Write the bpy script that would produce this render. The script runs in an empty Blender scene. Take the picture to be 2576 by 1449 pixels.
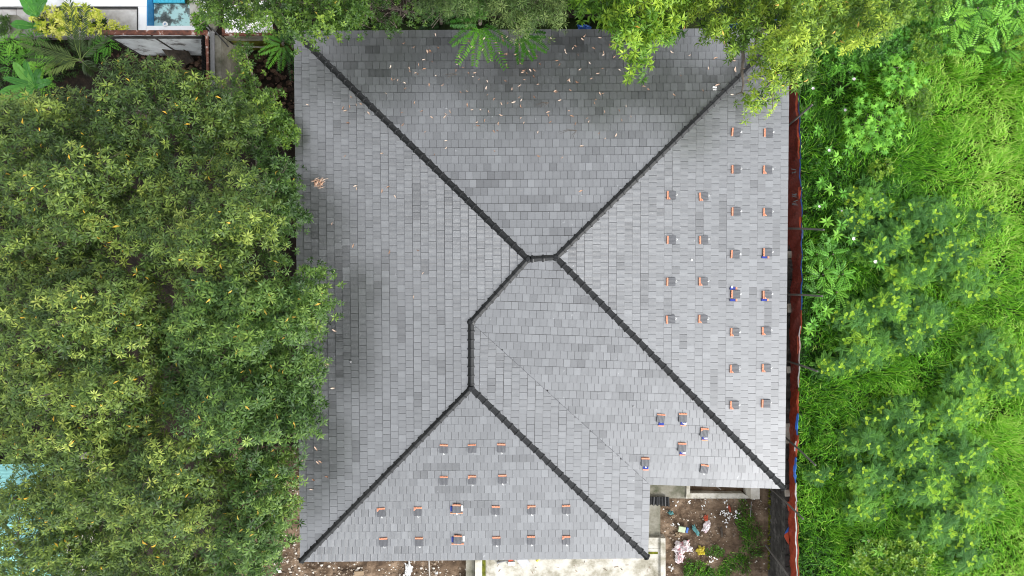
import bpy, math, random
import numpy as np
from mathutils import Vector, Matrix
random.seed(7)
rng = np.random.default_rng(11)
R = math.radians

# ------------------------------------------------------------------ camera, sky, sun, exposure
scene = bpy.context.scene
CAM_Z = 32.8
TILT = R(1.65)
FPX = 1717.0
cam_data = bpy.data.cameras.new("camera")
cam_data.lens = 24.0
cam_data.sensor_width = 36.0
cam_data.clip_end = 2000.0
cam = bpy.data.objects.new("camera", cam_data)
scene.collection.objects.link(cam)
cam.location = (0, 0, CAM_Z)
cam.rotation_euler = (-TILT, 0, 0)
scene.camera = cam

SUN_EL, SUN_AZ = R(36), R(128)          # azimuth clockwise from north (+Y): light from the south-east
world = bpy.data.worlds.new("World")
scene.world = world
world.use_nodes = True
wn, wl = world.node_tree.nodes, world.node_tree.links
wn.clear()
sky = wn.new("ShaderNodeTexSky"); sky.sky_type = 'NISHITA'; sky.sun_disc = False
sky.sun_elevation = SUN_EL; sky.sun_rotation = SUN_AZ
sky.air_density = 1.0; sky.dust_density = 1.0
hs = wn.new("ShaderNodeHueSaturation"); hs.inputs['Saturation'].default_value = 0.15
bg = wn.new("ShaderNodeBackground"); bg.inputs['Strength'].default_value = 0.15
wo = wn.new("ShaderNodeOutputWorld")
wl.new(sky.outputs[0], hs.inputs['Color']); wl.new(hs.outputs[0], bg.inputs['Color']); wl.new(bg.outputs[0], wo.inputs[0])

sd = bpy.data.lights.new("sun", 'SUN'); sd.energy = 1.0; sd.angle = R(16); sd.color = (1.0, 0.97, 0.93)
sun = bpy.data.objects.new("sun", sd); scene.collection.objects.link(sun)
sun_dir = Vector((math.sin(SUN_AZ) * math.cos(SUN_EL), math.cos(SUN_AZ) * math.cos(SUN_EL), math.sin(SUN_EL)))
sun.rotation_euler = sun_dir.to_track_quat('Z', 'Y').to_euler()
sun.location = (10, -12, 40)

vs = scene.view_settings
vs.view_transform = 'Standard'; vs.look = 'None'; vs.gamma = 1.0; vs.use_curve_mapping = False
vs.exposure = 1.75
scene.cycles.filter_width = 1.05

# ------------------------------------------------------------------ helpers
C = scene.collection
CT, ST = math.cos(-TILT), math.sin(-TILT)

def P(dx, dy, z=0.0):
    """ground plan point seen at (dx, dy) of the 2576 x 1449 plan photograph, at height z"""
    x = (dx - 1288.0) / FPX; y = -(dy - 724.5) / FPX; w = -1.0
    Y = y * CT - w * ST; Z = y * ST + w * CT
    s = (z - CAM_Z) / Z
    return Vector((x * s, Y * s, z))

def PN(pts, z):
    pts = np.asarray(pts, float); z = np.broadcast_to(np.asarray(z, float), (len(pts),))
    x = (pts[:, 0] - 1288.0) / FPX; y = -(pts[:, 1] - 724.5) / FPX
    Y = y * CT + ST; Z = y * ST - CT
    s = (z - CAM_Z) / Z
    return np.stack([x * s, Y * s, z], 1)

def tag(o, label=None, cat=None, group=None, kind=None):
    if label: o['label'] = label
    if cat: o['category'] = cat
    if group: o['group'] = group
    if kind: o['kind'] = kind
    return o

def empty(name, loc=(0, 0, 0), label=None, cat=None, group=None):
    o = bpy.data.objects.new(name, None); C.objects.link(o); o.location = loc
    o.empty_display_size = 0.3
    return tag(o, label, cat, group)

def link(name, me, parent=None, mat=None, kind=None):
    o = bpy.data.objects.new(name, me); C.objects.link(o)
    if parent is not None:
        o.parent = parent
        o.matrix_parent_inverse = Matrix.Translation(-Vector(parent.location)) if parent.rotation_euler.z == 0 else parent.matrix_basis.inverted()
    if mat is not None:
        me.materials.clear()
        for m in (mat if isinstance(mat, (list, tuple)) else [mat]): me.materials.append(m)
    if kind: o['kind'] = kind
    return o

def copy_tree(o, parent=None):
    c = o.copy(); C.objects.link(c)
    if parent is not None: c.parent = parent
    for ch in list(o.children): copy_tree(ch, c)
    return c

class MB:
    """small mesh collector"""
    def __init__(s): s.v = []; s.f = []; s.t = []; s.m = []
    def add(s, vs_, fs_, tone=0.5, mi=0):
        n = len(s.v); s.v += [tuple(v) for v in vs_]
        s.f += [tuple(i + n for i in f) for f in fs_]
        s.t += [tone] * len(vs_); s.m += [mi] * len(fs_)
    def hexa(s, b, t, tone=0.5, mi=0):
        """b, t: four bottom and four top points, counter-clockwise from above"""
        s.add(list(b) + list(t), [(3, 2, 1, 0), (4, 5, 6, 7), (0, 1, 5, 4), (1, 2, 6, 5), (2, 3, 7, 6), (3, 0, 4, 7)], tone, mi)
    def box(s, c, sz, rz=0, tone=0.5, mi=0, tilt=(0, 0)):
        M = Matrix.Translation(Vector(c)) @ Matrix.Rotation(rz, 4, 'Z') @ Matrix.Rotation(tilt[0], 4, 'X') @ Matrix.Rotation(tilt[1], 4, 'Y')
        a, b_, c_ = sz[0] / 2, sz[1] / 2, sz[2] / 2
        q = [(-a, -b_), (a, -b_), (a, b_), (-a, b_)]
        s.hexa([M @ Vector((x, y, -c_)) for x, y in q], [M @ Vector((x, y, c_)) for x, y in q], tone, mi)
    def slab(s, poly, z0, z1, tone=0.5, mi=0):
        """prism on a plan polygon given as world xy, counter-clockwise"""
        a = sum(poly[i][0] * poly[(i + 1) % len(poly)][1] - poly[(i + 1) % len(poly)][0] * poly[i][1] for i in range(len(poly)))
        if a < 0: poly = poly[::-1]
        n = len(poly)
        vs_ = [(p[0], p[1], z0) for p in poly] + [(p[0], p[1], z1) for p in poly]
        fs_ = [tuple(range(n - 1, -1, -1)), tuple(range(n, 2 * n))] + [(i, (i + 1) % n, n + (i + 1) % n, n + i) for i in range(n)]
        s.add(vs_, fs_, tone, mi)
    def tube(s, pts, rad, seg=6, tone=0.5, mi=0):
        pts = [Vector(p) for p in pts]
        if not isinstance(rad, (list, tuple)): rad = [rad] * len(pts)
        vs_, fs_ = [], []
        for i, p in enumerate(pts):
            d = (pts[min(i + 1, len(pts) - 1)] - pts[max(i - 1, 0)]).normalized()
            a = d.orthogonal().normalized() if i == 0 else (a - d * a.dot(d)).normalized()
            b_ = d.cross(a)
            for k in range(seg):
                t = 2 * math.pi * k / seg
                vs_.append(p + (a * math.cos(t) + b_ * math.sin(t)) * rad[i])
        for i in range(len(pts) - 1):
            for k in range(seg):
                fs_.append((i * seg + k, i * seg + (k + 1) % seg, (i + 1) * seg + (k + 1) % seg, (i + 1) * seg + k))
        fs_.append(tuple(range(seg - 1, -1, -1))); n = (len(pts) - 1) * seg
        fs_.append(tuple(range(n, n + seg)))
        s.add(vs_, fs_, tone, mi)
    def rock(s, c, r, tone=0.5, flat=0.6, mi=0):
        vs_ = []
        ph = random.random() * 6
        for (z, rr, n) in ((-0.3, .8, 5), (0.25, 1.0, 5), (0.8, .55, 5)):
            for k in range(n):
                t = ph + 2 * math.pi * k / n + z
                q = r * rr * random.uniform(.75, 1.2)
                vs_.append((c[0] + q * math.cos(t), c[1] + q * math.sin(t) * .8, c[2] + z * r * flat))
        fs_ = [(k, (k + 1) % 5, 5 + (k + 1) % 5, 5 + k) for k in range(5)] + [(5 + k, 5 + (k + 1) % 5, 10 + (k + 1) % 5, 10 + k) for k in range(5)] + [(10, 11, 12, 13, 14)]
        s.add(vs_, fs_, tone, mi)
    def mesh(s, name):
        me = bpy.data.meshes.new(name); me.from_pydata(s.v, [], s.f); me.update()
        a = me.attributes.new('tone', 'FLOAT', 'POINT'); a.data.foreach_set('value', np.asarray(s.t, np.float32))
        if any(s.m): me.polygons.foreach_set('material_index', s.m)
        return me
    def build(s, name, mat, parent=None, kind=None):
        return link(name, s.mesh(name), parent, mat, kind)

def np_mesh(name, V, T, tone):
    me = bpy.data.meshes.new(name)
    V = np.ascontiguousarray(V, np.float32); T = np.ascontiguousarray(T, np.int32)
    me.vertices.add(len(V)); me.vertices.foreach_set('co', V.ravel())
    me.loops.add(T.size); me.loops.foreach_set('vertex_index', T.ravel())
    me.polygons.add(len(T))
    me.polygons.foreach_set('loop_start', np.arange(0, T.size, 3, dtype=np.int32))
    me.update(calc_edges=True)
    a = me.attributes.new('tone', 'FLOAT', 'POINT'); a.data.foreach_set('value', np.ascontiguousarray(tone, np.float32))
    return me

def unit(a): return a / np.maximum(np.linalg.norm(a, axis=-1, keepdims=True), 1e-9)

class Leaves:
    def __init__(s): s.V = []; s.T = []; s.t = []; s.n = 0
    def add(s, V, T, tone):
        s.V.append(V); s.T.append(T + s.n); s.t.append(tone); s.n += len(V)
    def leaf(s, o, d, up, L, W, arch=.12, droop=.15, fold=.15, tone=.5, wpos=.45):
        """five-point folded leaves, arrays of n"""
        n = len(o); d = unit(d); sd_ = unit(np.cross(d, up)); nn = unit(np.cross(sd_, d))
        L = np.broadcast_to(L, (n,))[:, None]; W = np.broadcast_to(W, (n,))[:, None]
        tone = np.broadcast_to(tone, (n,))
        ar = np.broadcast_to(arch, (n,))[:, None]; dr = np.broadcast_to(droop, (n,))[:, None]
        c = o + d * L * wpos + nn * L * ar
        l = c + sd_ * W * .5 + nn * W * fold; r = c - sd_ * W * .5 + nn * W * fold
        tip = o + d * L * .97 - nn * L * dr
        V = np.stack([o, l, c, r, tip], 1).reshape(-1, 3)
        base = (np.arange(n) * 5)[:, None, None]
        T = (np.array([[0, 2, 1], [0, 3, 2], [1, 2, 4], [2, 3, 4]])[None] + base).reshape(-1, 3)
        s.add(V, T, np.repeat(tone, 5))
    def rosettes(s, c, ax, nl, L, W, el=(20, 80), tone=.5, tj=.08, yellow=.012, droop=.2, arch=.12, fold=.18):
        """whorls of leaves round centres c with axes ax"""
        n = len(c); ax = unit(ax)
        ref = np.tile([[.31, .77, .2]], (n, 1)); u = unit(np.cross(ax, ref)); v = np.cross(ax, u)
        k = np.arange(nl)[None]; ph = rng.uniform(0, 6.28, (n, 1))
        az = ph + k * 2.399 + rng.normal(0, .15, (n, nl))
        e = np.radians(el[0] + (el[1] - el[0]) * ((k + .5) / nl) + rng.normal(0, 9, (n, nl)))
        d = (np.cos(e)[..., None] * ax[:, None] + np.sin(e)[..., None] * (np.cos(az)[..., None] * u[:, None] + np.sin(az)[..., None] * v[:, None]))
        sc = rng.uniform(.75, 1.15, (n, 1)) * rng.uniform(.8, 1.15, (n, nl))
        t = np.broadcast_to(tone, (n,))[:, None] + rng.normal(0, tj, (n, nl)) - .10 * (k / nl)
        t = np.clip(t, 0, .86)
        t = np.where(rng.random((n, nl)) < yellow, rng.uniform(.93, 1, (n, nl)), t)
        o = np.repeat(c[:, None], nl, 1) + d * .02
        axr = np.repeat(ax[:, None], nl, 1)
        s.leaf(o.reshape(-1, 3), d.reshape(-1, 3), axr.reshape(-1, 3) + .001, (L * sc).ravel(), (W * sc).ravel(), arch, droop, fold, t.ravel())
    def fronds(s, o, d, up, L, pairs, ll, lw, tone=.5, droop=.35, ang=60):
        """pinnate leaves: each leaflet a folded diamond of two triangles"""
        n = len(o); d = unit(d); sd_ = unit(np.cross(d, up)); nn = unit(np.cross(sd_, d))
        L = np.broadcast_to(L, (n,)); tone = np.broadcast_to(tone, (n,))
        tt = np.linspace(.15, 1.0, pairs)
        p = o[:, None] + d[:, None] * (L[:, None] * tt)[..., None] - nn[:, None] * (L[:, None] * droop * tt ** 2)[..., None]
        for sg in (-1, 1):
            a = math.radians(ang)
            ld = unit(d[:, None] * math.cos(a) + sd_[:, None] * math.sin(a) * sg - nn[:, None] * .25 + rng.normal(0, .08, p.shape))
            le = (ll * (0.55 + .9 * np.sin(np.pi * (tt * .8 + .1))) / 1.3)[None, :, None] * (L / L.mean())[:, None, None]
            wv = unit(np.cross(ld, nn[:, None] + 0 * ld)) * lw * .5
            tip = p + ld * le; mid = p + ld * le * .5 + nn[:, None] * .01
            V = np.stack([p, mid + wv, tip, mid - wv], 2).reshape(-1, 3)
            m = n * pairs; base = (np.arange(m) * 4)[:, None, None]
            T = (np.array([[0, 1, 2], [0, 2, 3]])[None] + base).reshape(-1, 3)
            s.add(V, T, np.repeat(np.repeat(tone, pairs), 4))
    def mesh(s, name): return np_mesh(name, np.concatenate(s.V), np.concatenate(s.T), np.concatenate(s.t))
    def build(s, name, mat, parent=None, kind=None): return link(name, s.mesh(name), parent, mat, kind)

def inpoly(pts, poly):
    pts = np.asarray(pts, float); x, y = pts[:, 0], pts[:, 1]; r = np.zeros(len(pts), bool); n = len(poly)
    for i in range(n):
        x0, y0 = poly[i]; x1, y1 = poly[(i + 1) % n]
        if y0 == y1: continue
        c = ((y0 > y) != (y1 > y)) & (x < (x1 - x0) * (y - y0) / (y1 - y0) + x0)
        r ^= c
    return r

_tab = rng.random((64, 64))
def vnoise(x, y):
    xi = np.floor(x).astype(int); yi = np.floor(y).astype(int); fx = x - xi; fy = y - yi
    fx = fx * fx * (3 - 2 * fx); fy = fy * fy * (3 - 2 * fy)
    g = lambda a, b: _tab[a % 64, b % 64]
    return (g(xi, yi) * (1 - fx) + g(xi + 1, yi) * fx) * (1 - fy) + (g(xi, yi + 1) * (1 - fx) + g(xi + 1, yi + 1) * fx) * fy

# ------------------------------------------------------------------ materials
def new_mat(name):
    m = bpy.data.materials.new(name); m.use_nodes = True
    nt = m.node_tree; nt.nodes.clear()
    out = nt.nodes.new('ShaderNodeOutputMaterial'); return m, nt, out

def ramp(nt, stops):
    r = nt.nodes.new('ShaderNodeValToRGB'); e = r.color_ramp.elements
    while len(e) < len(stops): e.new(0.5)
    for k, (p, c) in enumerate(stops): e[k].position = p; e[k].color = (*c, 1)
    return r

def leaf_mat(name, stops, rough=.5, trans=.2, spec=.3):
    m, nt, out = new_mat(name)
    at = nt.nodes.new('ShaderNodeAttribute'); at.attribute_name = 'tone'
    r = ramp(nt, stops); nt.links.new(at.outputs['Fac'], r.inputs[0])
    b = nt.nodes.new('ShaderNodeBsdfPrincipled'); b.inputs['Roughness'].default_value = rough
    b.inputs['Specular IOR Level'].default_value = spec
    t = nt.nodes.new('ShaderNodeBsdfTranslucent'); mx = nt.nodes.new('ShaderNodeMixShader'); mx.inputs[0].default_value = trans
    nt.links.new(r.outputs[0], b.inputs['Base Color']); nt.links.new(r.outputs[0], t.inputs['Color'])
    nt.links.new(b.outputs[0], mx.inputs[1]); nt.links.new(t.outputs[0], mx.inputs[2]); nt.links.new(mx.outputs[0], out.inputs[0])
    return m

def surf_mat(name, stops, scale=3.0, detail=6, rough=.85, bump=.3, bump_scale=None, spec=.3, tone_mix=0.0, coords='Object', dist=.02, metallic=0):
    """noise-driven stains between the stops, plus fine relief"""
    m, nt, out = new_mat(name); L = nt.links
    tc = nt.nodes.new('ShaderNodeTexCoord')
    n = nt.nodes.new('ShaderNodeTexNoise'); n.inputs['Scale'].default_value = scale; n.inputs['Detail'].default_value = detail
    n.inputs['Roughness'].default_value = .62
    L.new(tc.outputs[coords], n.inputs['Vector'])
    r = ramp(nt, stops); b = nt.nodes.new('ShaderNodeBsdfPrincipled')
    b.inputs['Roughness'].default_value = rough; b.inputs['Specular IOR Level'].default_value = spec; b.inputs['Metallic'].default_value = metallic
    if tone_mix:
        at = nt.nodes.new('ShaderNodeAttribute'); at.attribute_name = 'tone'
        mx = nt.nodes.new('ShaderNodeMix'); mx.inputs[0].default_value = tone_mix
        L.new(n.outputs['Fac'], mx.inputs[2]); L.new(at.outputs['Fac'], mx.inputs[3]); L.new(mx.outputs[0], r.inputs[0])
    else: L.new(n.outputs['Fac'], r.inputs[0])
    L.new(r.outputs[0], b.inputs['Base Color'])
    if bump:
        n2 = nt.nodes.new('ShaderNodeTexNoise'); n2.inputs['Scale'].default_value = bump_scale or scale * 6; n2.inputs['Detail'].default_value = 5
        L.new(tc.outputs[coords], n2.inputs['Vector'])
        bp = nt.nodes.new('ShaderNodeBump'); bp.inputs['Strength'].default_value = bump; bp.inputs['Distance'].default_value = dist
        L.new(n2.outputs['Fac'], bp.inputs['Height']); L.new(bp.outputs[0], b.inputs['Normal'])
    L.new(b.outputs[0], out.inputs[0])
    return m

def plain(name, col, rough=.6, spec=.4, metallic=0):
    d = tuple(c * .78 for c in col)
    return surf_mat(name, [(.3, d), (.7, col)], scale=9, rough=rough, bump=.1, spec=spec, metallic=metallic)

def tile_mat(name):
    m, nt, out = new_mat(name); L = nt.links
    at = nt.nodes.new('ShaderNodeAttribute'); at.attribute_name = 'tone'
    r = ramp(nt, [(0, (.013, .014, .015)), (.35, (.025, .027, .028)), (.7, (.046, .049, .051)), (1, (.078, .083, .086))])
    L.new(at.outputs['Fac'], r.inputs[0])
    tc = nt.nodes.new('ShaderNodeTexCoord')
    n = nt.nodes.new('ShaderNodeTexNoise'); n.inputs['Scale'].default_value = .9; n.inputs['Detail'].default_value = 8; n.inputs['Roughness'].default_value = .7
    L.new(tc.outputs['Object'], n.inputs['Vector'])
    r2 = ramp(nt, [(.3, (.86, .86, .86)), (.7, (1.08, 1.08, 1.08))]); L.new(n.outputs['Fac'], r2.inputs[0])
    mu = nt.nodes.new('ShaderNodeMix'); mu.data_type = 'RGBA'; mu.blend_type = 'MULTIPLY'; mu.inputs[0].default_value = 1
    n4 = nt.nodes.new('ShaderNodeTexNoise'); n4.inputs['Scale'].default_value = 5.5; n4.inputs['Detail'].default_value = 5; n4.inputs['Roughness'].default_value = .55; L.new(tc.outputs['Object'], n4.inputs['Vector'])
    r4 = ramp(nt, [(.70, (0, 0, 0)), (.74, (.5, .5, .5))]); L.new(n4.outputs['Fac'], r4.inputs[0])
    mw4 = nt.nodes.new('ShaderNodeMix'); mw4.data_type = 'RGBA'; mw4.inputs[7].default_value = (.42, .43, .43, 1)
    L.new(r4.outputs[0], mw4.inputs[0]); L.new(r.outputs[0], mw4.inputs[6])
    L.new(mw4.outputs[2], mu.inputs[6]); L.new(r2.outputs[0], mu.inputs[7])
    b = nt.nodes.new('ShaderNodeBsdfPrincipled'); b.inputs['Roughness'].default_value = .30
    b.inputs['Specular IOR Level'].default_value = 1.0
    cw = nt.nodes.new('ShaderNodeMapRange'); cw.inputs[1].default_value = .2; cw.inputs[2].default_value = .95; cw.inputs[3].default_value = .64; cw.inputs[4].default_value = 1.0
    L.new(at.outputs['Fac'], cw.inputs[0]); L.new(cw.outputs[0], b.inputs['Coat Weight']); b.inputs['Coat Roughness'].default_value = .29; b.inputs['Coat IOR'].default_value = 2.75
    L.new(mu.outputs[2], b.inputs['Base Color'])
    uv = nt.nodes.new('ShaderNodeUVMap'); uv.uv_map = 'UVMap'
    sp = nt.nodes.new('ShaderNodeSeparateXYZ'); L.new(uv.outputs[0], sp.inputs[0])
    mt = nt.nodes.new('ShaderNodeMath'); mt.operation = 'MULTIPLY'; mt.inputs[1].default_value = 6.28318 * 6 / .297; L.new(sp.outputs[0], mt.inputs[0])
    sn = nt.nodes.new('ShaderNodeMath'); sn.operation = 'SINE'; L.new(mt.outputs[0], sn.inputs[0])
    pw = nt.nodes.new('ShaderNodeMath'); pw.operation = 'GREATER_THAN'; pw.inputs[1].default_value = .93; L.new(sn.outputs[0], pw.inputs[0])
    n3 = nt.nodes.new('ShaderNodeTexNoise'); n3.inputs['Scale'].default_value = 60; L.new(tc.outputs['Object'], n3.inputs['Vector'])
    ad = nt.nodes.new('ShaderNodeMath'); ad.operation = 'MULTIPLY_ADD'; ad.inputs[1].default_value = -1.0
    L.new(pw.outputs[0], ad.inputs[0]); L.new(n3.outputs['Fac'], ad.inputs[2])
    bp = nt.nodes.new('ShaderNodeBump'); bp.inputs['Strength'].default_value = .5; bp.inputs['Distance'].default_value = .006
    L.new(ad.outputs[0], bp.inputs['Height']); L.new(bp.outputs[0], b.inputs['Normal'])
    L.new(b.outputs[0], out.inputs[0])
    return m

M = {}
M['tile'] = tile_mat('grey_roof_tile')
M['cap'] = surf_mat('charcoal_ridge_tile', [(.3, (.007, .0075, .008)), (.7, (.014, .015, .016))], scale=4, rough=.3, bump=.08, spec=.35)
M['loose'] = surf_mat('dark_loose_tile', [(.3, (.058, .060, .066)), (.7, (.085, .088, .096))], scale=8, rough=.5, bump=.2, spec=.5)
M['terra'] = surf_mat('raw_terracotta', [(.3, (.52, .20, .12)), (.7, (.68, .33, .21))], scale=20, rough=.8, bump=.2)
M['blue'] = plain('blue_foil', (.01, .03, .26), rough=.3)
M['bluebright'] = plain('blue_plastic', (.03, .12, .42), rough=.35)
M['white'] = plain('white_plastic', (.78, .78, .76), rough=.4)
M['metal'] = plain('grey_metal', (.22, .22, .22), rough=.45)
M['wood'] = surf_mat('dark_timber', [(.3, (.03, .025, .02)), (.7, (.09, .07, .05))], scale=5, rough=.8)
M['black'] = plain('black_plastic', (.012, .012, .013), rough=.4)
M['fascia'] = plain('fascia_board', (.10, .10, .11), rough=.6)
M['plaster'] = surf_mat('house_plaster', [(.3, (.30, .28, .25)), (.7, (.45, .43, .40))], scale=2)
M['concrete'] = surf_mat('pale_concrete', [(.26, (.14, .13, .09)), (.40, (.30, .28, .22)), (.52, (.46, .44, .38)), (.75, (.62, .60, .54))], scale=1.6, detail=9, rough=.9, bump=.25)
M['oldconcrete'] = surf_mat('mossy_grey_concrete', [(.3, (.07, .075, .045)), (.5, (.19, .18, .14)), (.75, (.32, .31, .27))], scale=1.8, detail=9, rough=.9, bump=.3)
M['moss'] = surf_mat('moss', [(.3, (.03, .035, .006)), (.7, (.16, .17, .01))], scale=6, rough=.95, bump=.5)
M['soil'] = surf_mat('brown_earth', [(.3, (.042, .027, .017)), (.5, (.115, .077, .048)), (.70, (.26, .19, .13))], scale=1.3, detail=12, rough=.95, bump=.8, bump_scale=5, dist=.08)
M['groundgreen'] = surf_mat('weedy_earth', [(.3, (.012, .022, .006)), (.55, (.03, .05, .012)), (.75, (.06, .055, .025))], scale=.7, detail=10, rough=.95, bump=.7, bump_scale=4, dist=.08)
M['leafsoil'] = surf_mat('dark_leaf_litter', [(.3, (.008, .007, .005)), (.6, (.028, .02, .013)), (.8, (.06, .04, .02))], scale=3, detail=10, rough=.95, bump=.6, dist=.06)
M['stone'] = surf_mat('rubble_stone', [(.1, (.09, .065, .045)), (.5, (.28, .22, .16)), (.9, (.62, .58, .52))], scale=2, rough=.9, tone_mix=.9)
M['brickrub'] = surf_mat('broken_brown_rubble', [(.2, (.035, .02, .014)), (.8, (.14, .085, .055))], scale=2, rough=.9, tone_mix=.7)
M['wallface'] = surf_mat('blackened_block', [(.3, (.012, .011, .010)), (.55, (.045, .042, .038)), (.8, (.16, .15, .14))], scale=2.2, detail=10, rough=.9, bump=.5)
M['whitewall'] = surf_mat('stained_white_render', [(.30, (.04, .04, .04)), (.38, (.22, .22, .21)), (.45, (.52, .54, .54)), (.75, (.72, .76, .76))], scale=1.6, detail=9, rough=.85, bump=.2)
M['rust'] = surf_mat('rust_red_coping', [(.3, (.03, .018, .014)), (.45, (.10, .038, .025)), (.57, (.17, .065, .04)), (.64, (.42, .36, .33))], scale=3.5, detail=8, rough=.8)
M['terrace'] = surf_mat('white_terrace_paint', [(.25, (.55, .55, .55)), (.5, (.80, .80, .80))], scale=1.2, detail=9, rough=.7)
M['terracegrey'] = surf_mat('grimy_terrace', [(.28, (.22, .20, .18)), (.5, (.40, .38, .36)), (.75, (.56, .55, .53))], scale=1.6, detail=10, rough=.85)
M['pooltile'] = plain('pool_tile', (.06, .50, .68), rough=.2)
M['poolside'] = plain('pool_side_tile', (.04, .24, .50), rough=.25)
M['poolfloor'] = surf_mat('patchy_pool_floor', [(.40, (.06, .075, .07)), (.46, (.15, .2, .19)), (.5, (.42, .66, .64)), (.75, (.5, .72, .70))], scale=1.1, detail=7, rough=.4)  # pale teal with irregular dark patches
M['tin'] = surf_mat('white_corrugated_tin', [(.32, (.12, .08, .06)), (.42, (.62, .6, .62)), (.7, (.8, .8, .82))], scale=3, detail=6, rough=.5)
M['teal'] = surf_mat('turquoise_tin', [(.3, (.20, .46, .44)), (.7, (.30, .62, .60))], scale=2, rough=.45)
M['tarp'] = surf_mat('dark_red_tarp', [(.3, (.12, .017, .012)), (.7, (.18, .030, .020))], scale=1.5, rough=.45, bump=.25, bump_scale=3, dist=.05, spec=.45)
M['orange'] = plain('orange_red_tarp', (.46, .08, .035), rough=.45)
M['tealnet'] = plain('teal_net', (.08, .24, .24), rough=.7)
M['redplastic'] = plain('red_plastic', (.30, .010, .016), rough=.35)
M['yellow'] = plain('yellow_plastic', (.62, .52, .06), rough=.4)
M['cloth'] = surf_mat('pink_white_cloth', [(.35, (.45, .12, .14)), (.46, (.66, .55, .56)), (.6, (.72, .70, .70))], scale=5, detail=4, rough=.85)
M['card'] = plain('cardboard', (.30, .22, .14), rough=.85)
M['deadleaf'] = surf_mat('dry_leaf', [(.1, (.20, .10, .055)), (.5, (.42, .24, .15)), (.9, (.62, .50, .40))], scale=2, rough=.8, tone_mix=1.0)
M['bark'] = surf_mat('grey_bark', [(.3, (.05, .04, .03)), (.7, (.16, .135, .11))], scale=6, rough=.9, bump=.5)
M['bamboo'] = plain('weathered_pole', (.10, .095, .085), rough=.6)
M['plain_board'] = plain('pale_board', (.50, .51, .52), rough=.6)
M['can'] = plain('pale_green_label', (.42, .50, .33), rough=.5)

M['mango'] = leaf_mat('mango_leaf', [(0, (.009, .026, .004)), (.3, (.035, .073, .011)), (.5, (.085, .138, .021)), (.7, (.17, .235, .036)), (.86, (.30, .35, .07)), (.93, (.45, .30, .03)), (1, (.55, .33, .03))], trans=.1)
M['mango2'] = leaf_mat('mango_leaf_green', [(0, (.009, .030, .004)), (.3, (.032, .078, .011)), (.5, (.070, .135, .020)), (.7, (.135, .215, .034)), (.86, (.24, .32, .06)), (.93, (.42, .34, .05)), (1, (.5, .3, .05))], trans=.1)
M['bright'] = leaf_mat('bright_leaf', [(0, (.025, .075, .005)), (.35, (.08, .19, .012)), (.6, (.18, .31, .020)), (.86, (.34, .47, .04)), (.93, (.60, .50, .06)), (1, (.60, .30, .05))])
M['olive'] = leaf_mat('olive_leaf', [(0, (.016, .048, .004)), (.35, (.062, .135, .010)), (.6, (.16, .27, .018)), (.86, (.38, .50, .05)), (.93, (.55, .45, .08)), (1, (.62, .34, .08))])
M['mid'] = leaf_mat('mid_green_leaf', [(0, (.010, .032, .004)), (.4, (.036, .085, .010)), (.7, (.10, .18, .022)), (.9, (.22, .32, .04)), (1, (.4, .3, .05))])
M['dark'] = leaf_mat('dark_green_leaf', [(0, (.006, .022, .006)), (.5, (.02, .06, .014)), (1, (.06, .13, .03))])
M['greygreen'] = leaf_mat('grey_green_leaf', [(0, (.014, .034, .006)), (.5, (.055, .105, .020)), (.86, (.16, .22, .06)), (1, (.3, .3, .14))])
M['fern'] = leaf_mat('fern_leaf', [(0, (.008, .035, .004)), (.5, (.03, .11, .010)), (1, (.10, .27, .02))], rough=.45)
M['grass'] = leaf_mat('grass_blade', [(0, (.010, .050, .004)), (.3, (.042, .165, .008)), (.55, (.125, .37, .015)), (.8, (.26, .56, .035)), (1, (.42, .60, .12))], rough=.5, trans=.3)
M['leuc'] = leaf_mat('feathery_leaf', [(0, (.018, .068, .012)), (.4, (.062, .185, .034)), (.6, (.14, .34, .036)), (.8, (.28, .50, .035)), (1, (.42, .60, .04))], rough=.6, spec=.2)
M['lobed'] = leaf_mat('lobed_leaf', [(0, (.020, .085, .008)), (.5, (.10, .31, .024)), (1, (.24, .52, .05))], rough=.5)
M['croton'] = leaf_mat('variegated_leaf', [(0, (.14, .24, .01)), (.35, (.42, .50, .03)), (.7, (.72, .72, .12)), (1, (.80, .78, .26))], rough=.4)
M['banana'] = leaf_mat('banana_leaf', [(0, (.02, .09, .012)), (.5, (.06, .23, .03)), (1, (.17, .40, .06))], rough=.35)
M['palm'] = leaf_mat('palm_leaf', [(0, (.02, .045, .010)), (.5, (.055, .095, .025)), (1, (.20, .28, .06))], rough=.4)
M['flower'] = plain('white_petal', (.78, .72, .76), rough=.6)
# ------------------------------------------------------------------ ground
def sheet(name, mat, pts, z=0.0, sub=0, amp=0):
    mb = MB()
    if sub:
        x0, y0, x1, y1 = pts
        n = sub; xs = np.linspace(x0, x1, n); ys = np.linspace(y0, y1, n)
        X, Y = np.meshgrid(xs, ys); Z = z + amp * (vnoise(X * .9 + 5, Y * .9) - .5) + amp * .5 * (vnoise(X * 2.7, Y * 2.7 + 9) - .5) + amp * .25 * (vnoise(X * 7, Y * 7 + 9) - .5)
        mb.add(np.stack([X.ravel(), Y.ravel(), Z.ravel()], 1), [(j * n + i, j * n + i + 1, (j + 1) * n + i + 1, (j + 1) * n + i) for j in range(n - 1) for i in range(n - 1)])
    else:
        mb.add([(p[0], p[1], z) for p in pts], [tuple(range(len(pts)))])
    o = mb.build(name, mat); o['kind'] = 'structure'
    return o

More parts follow.
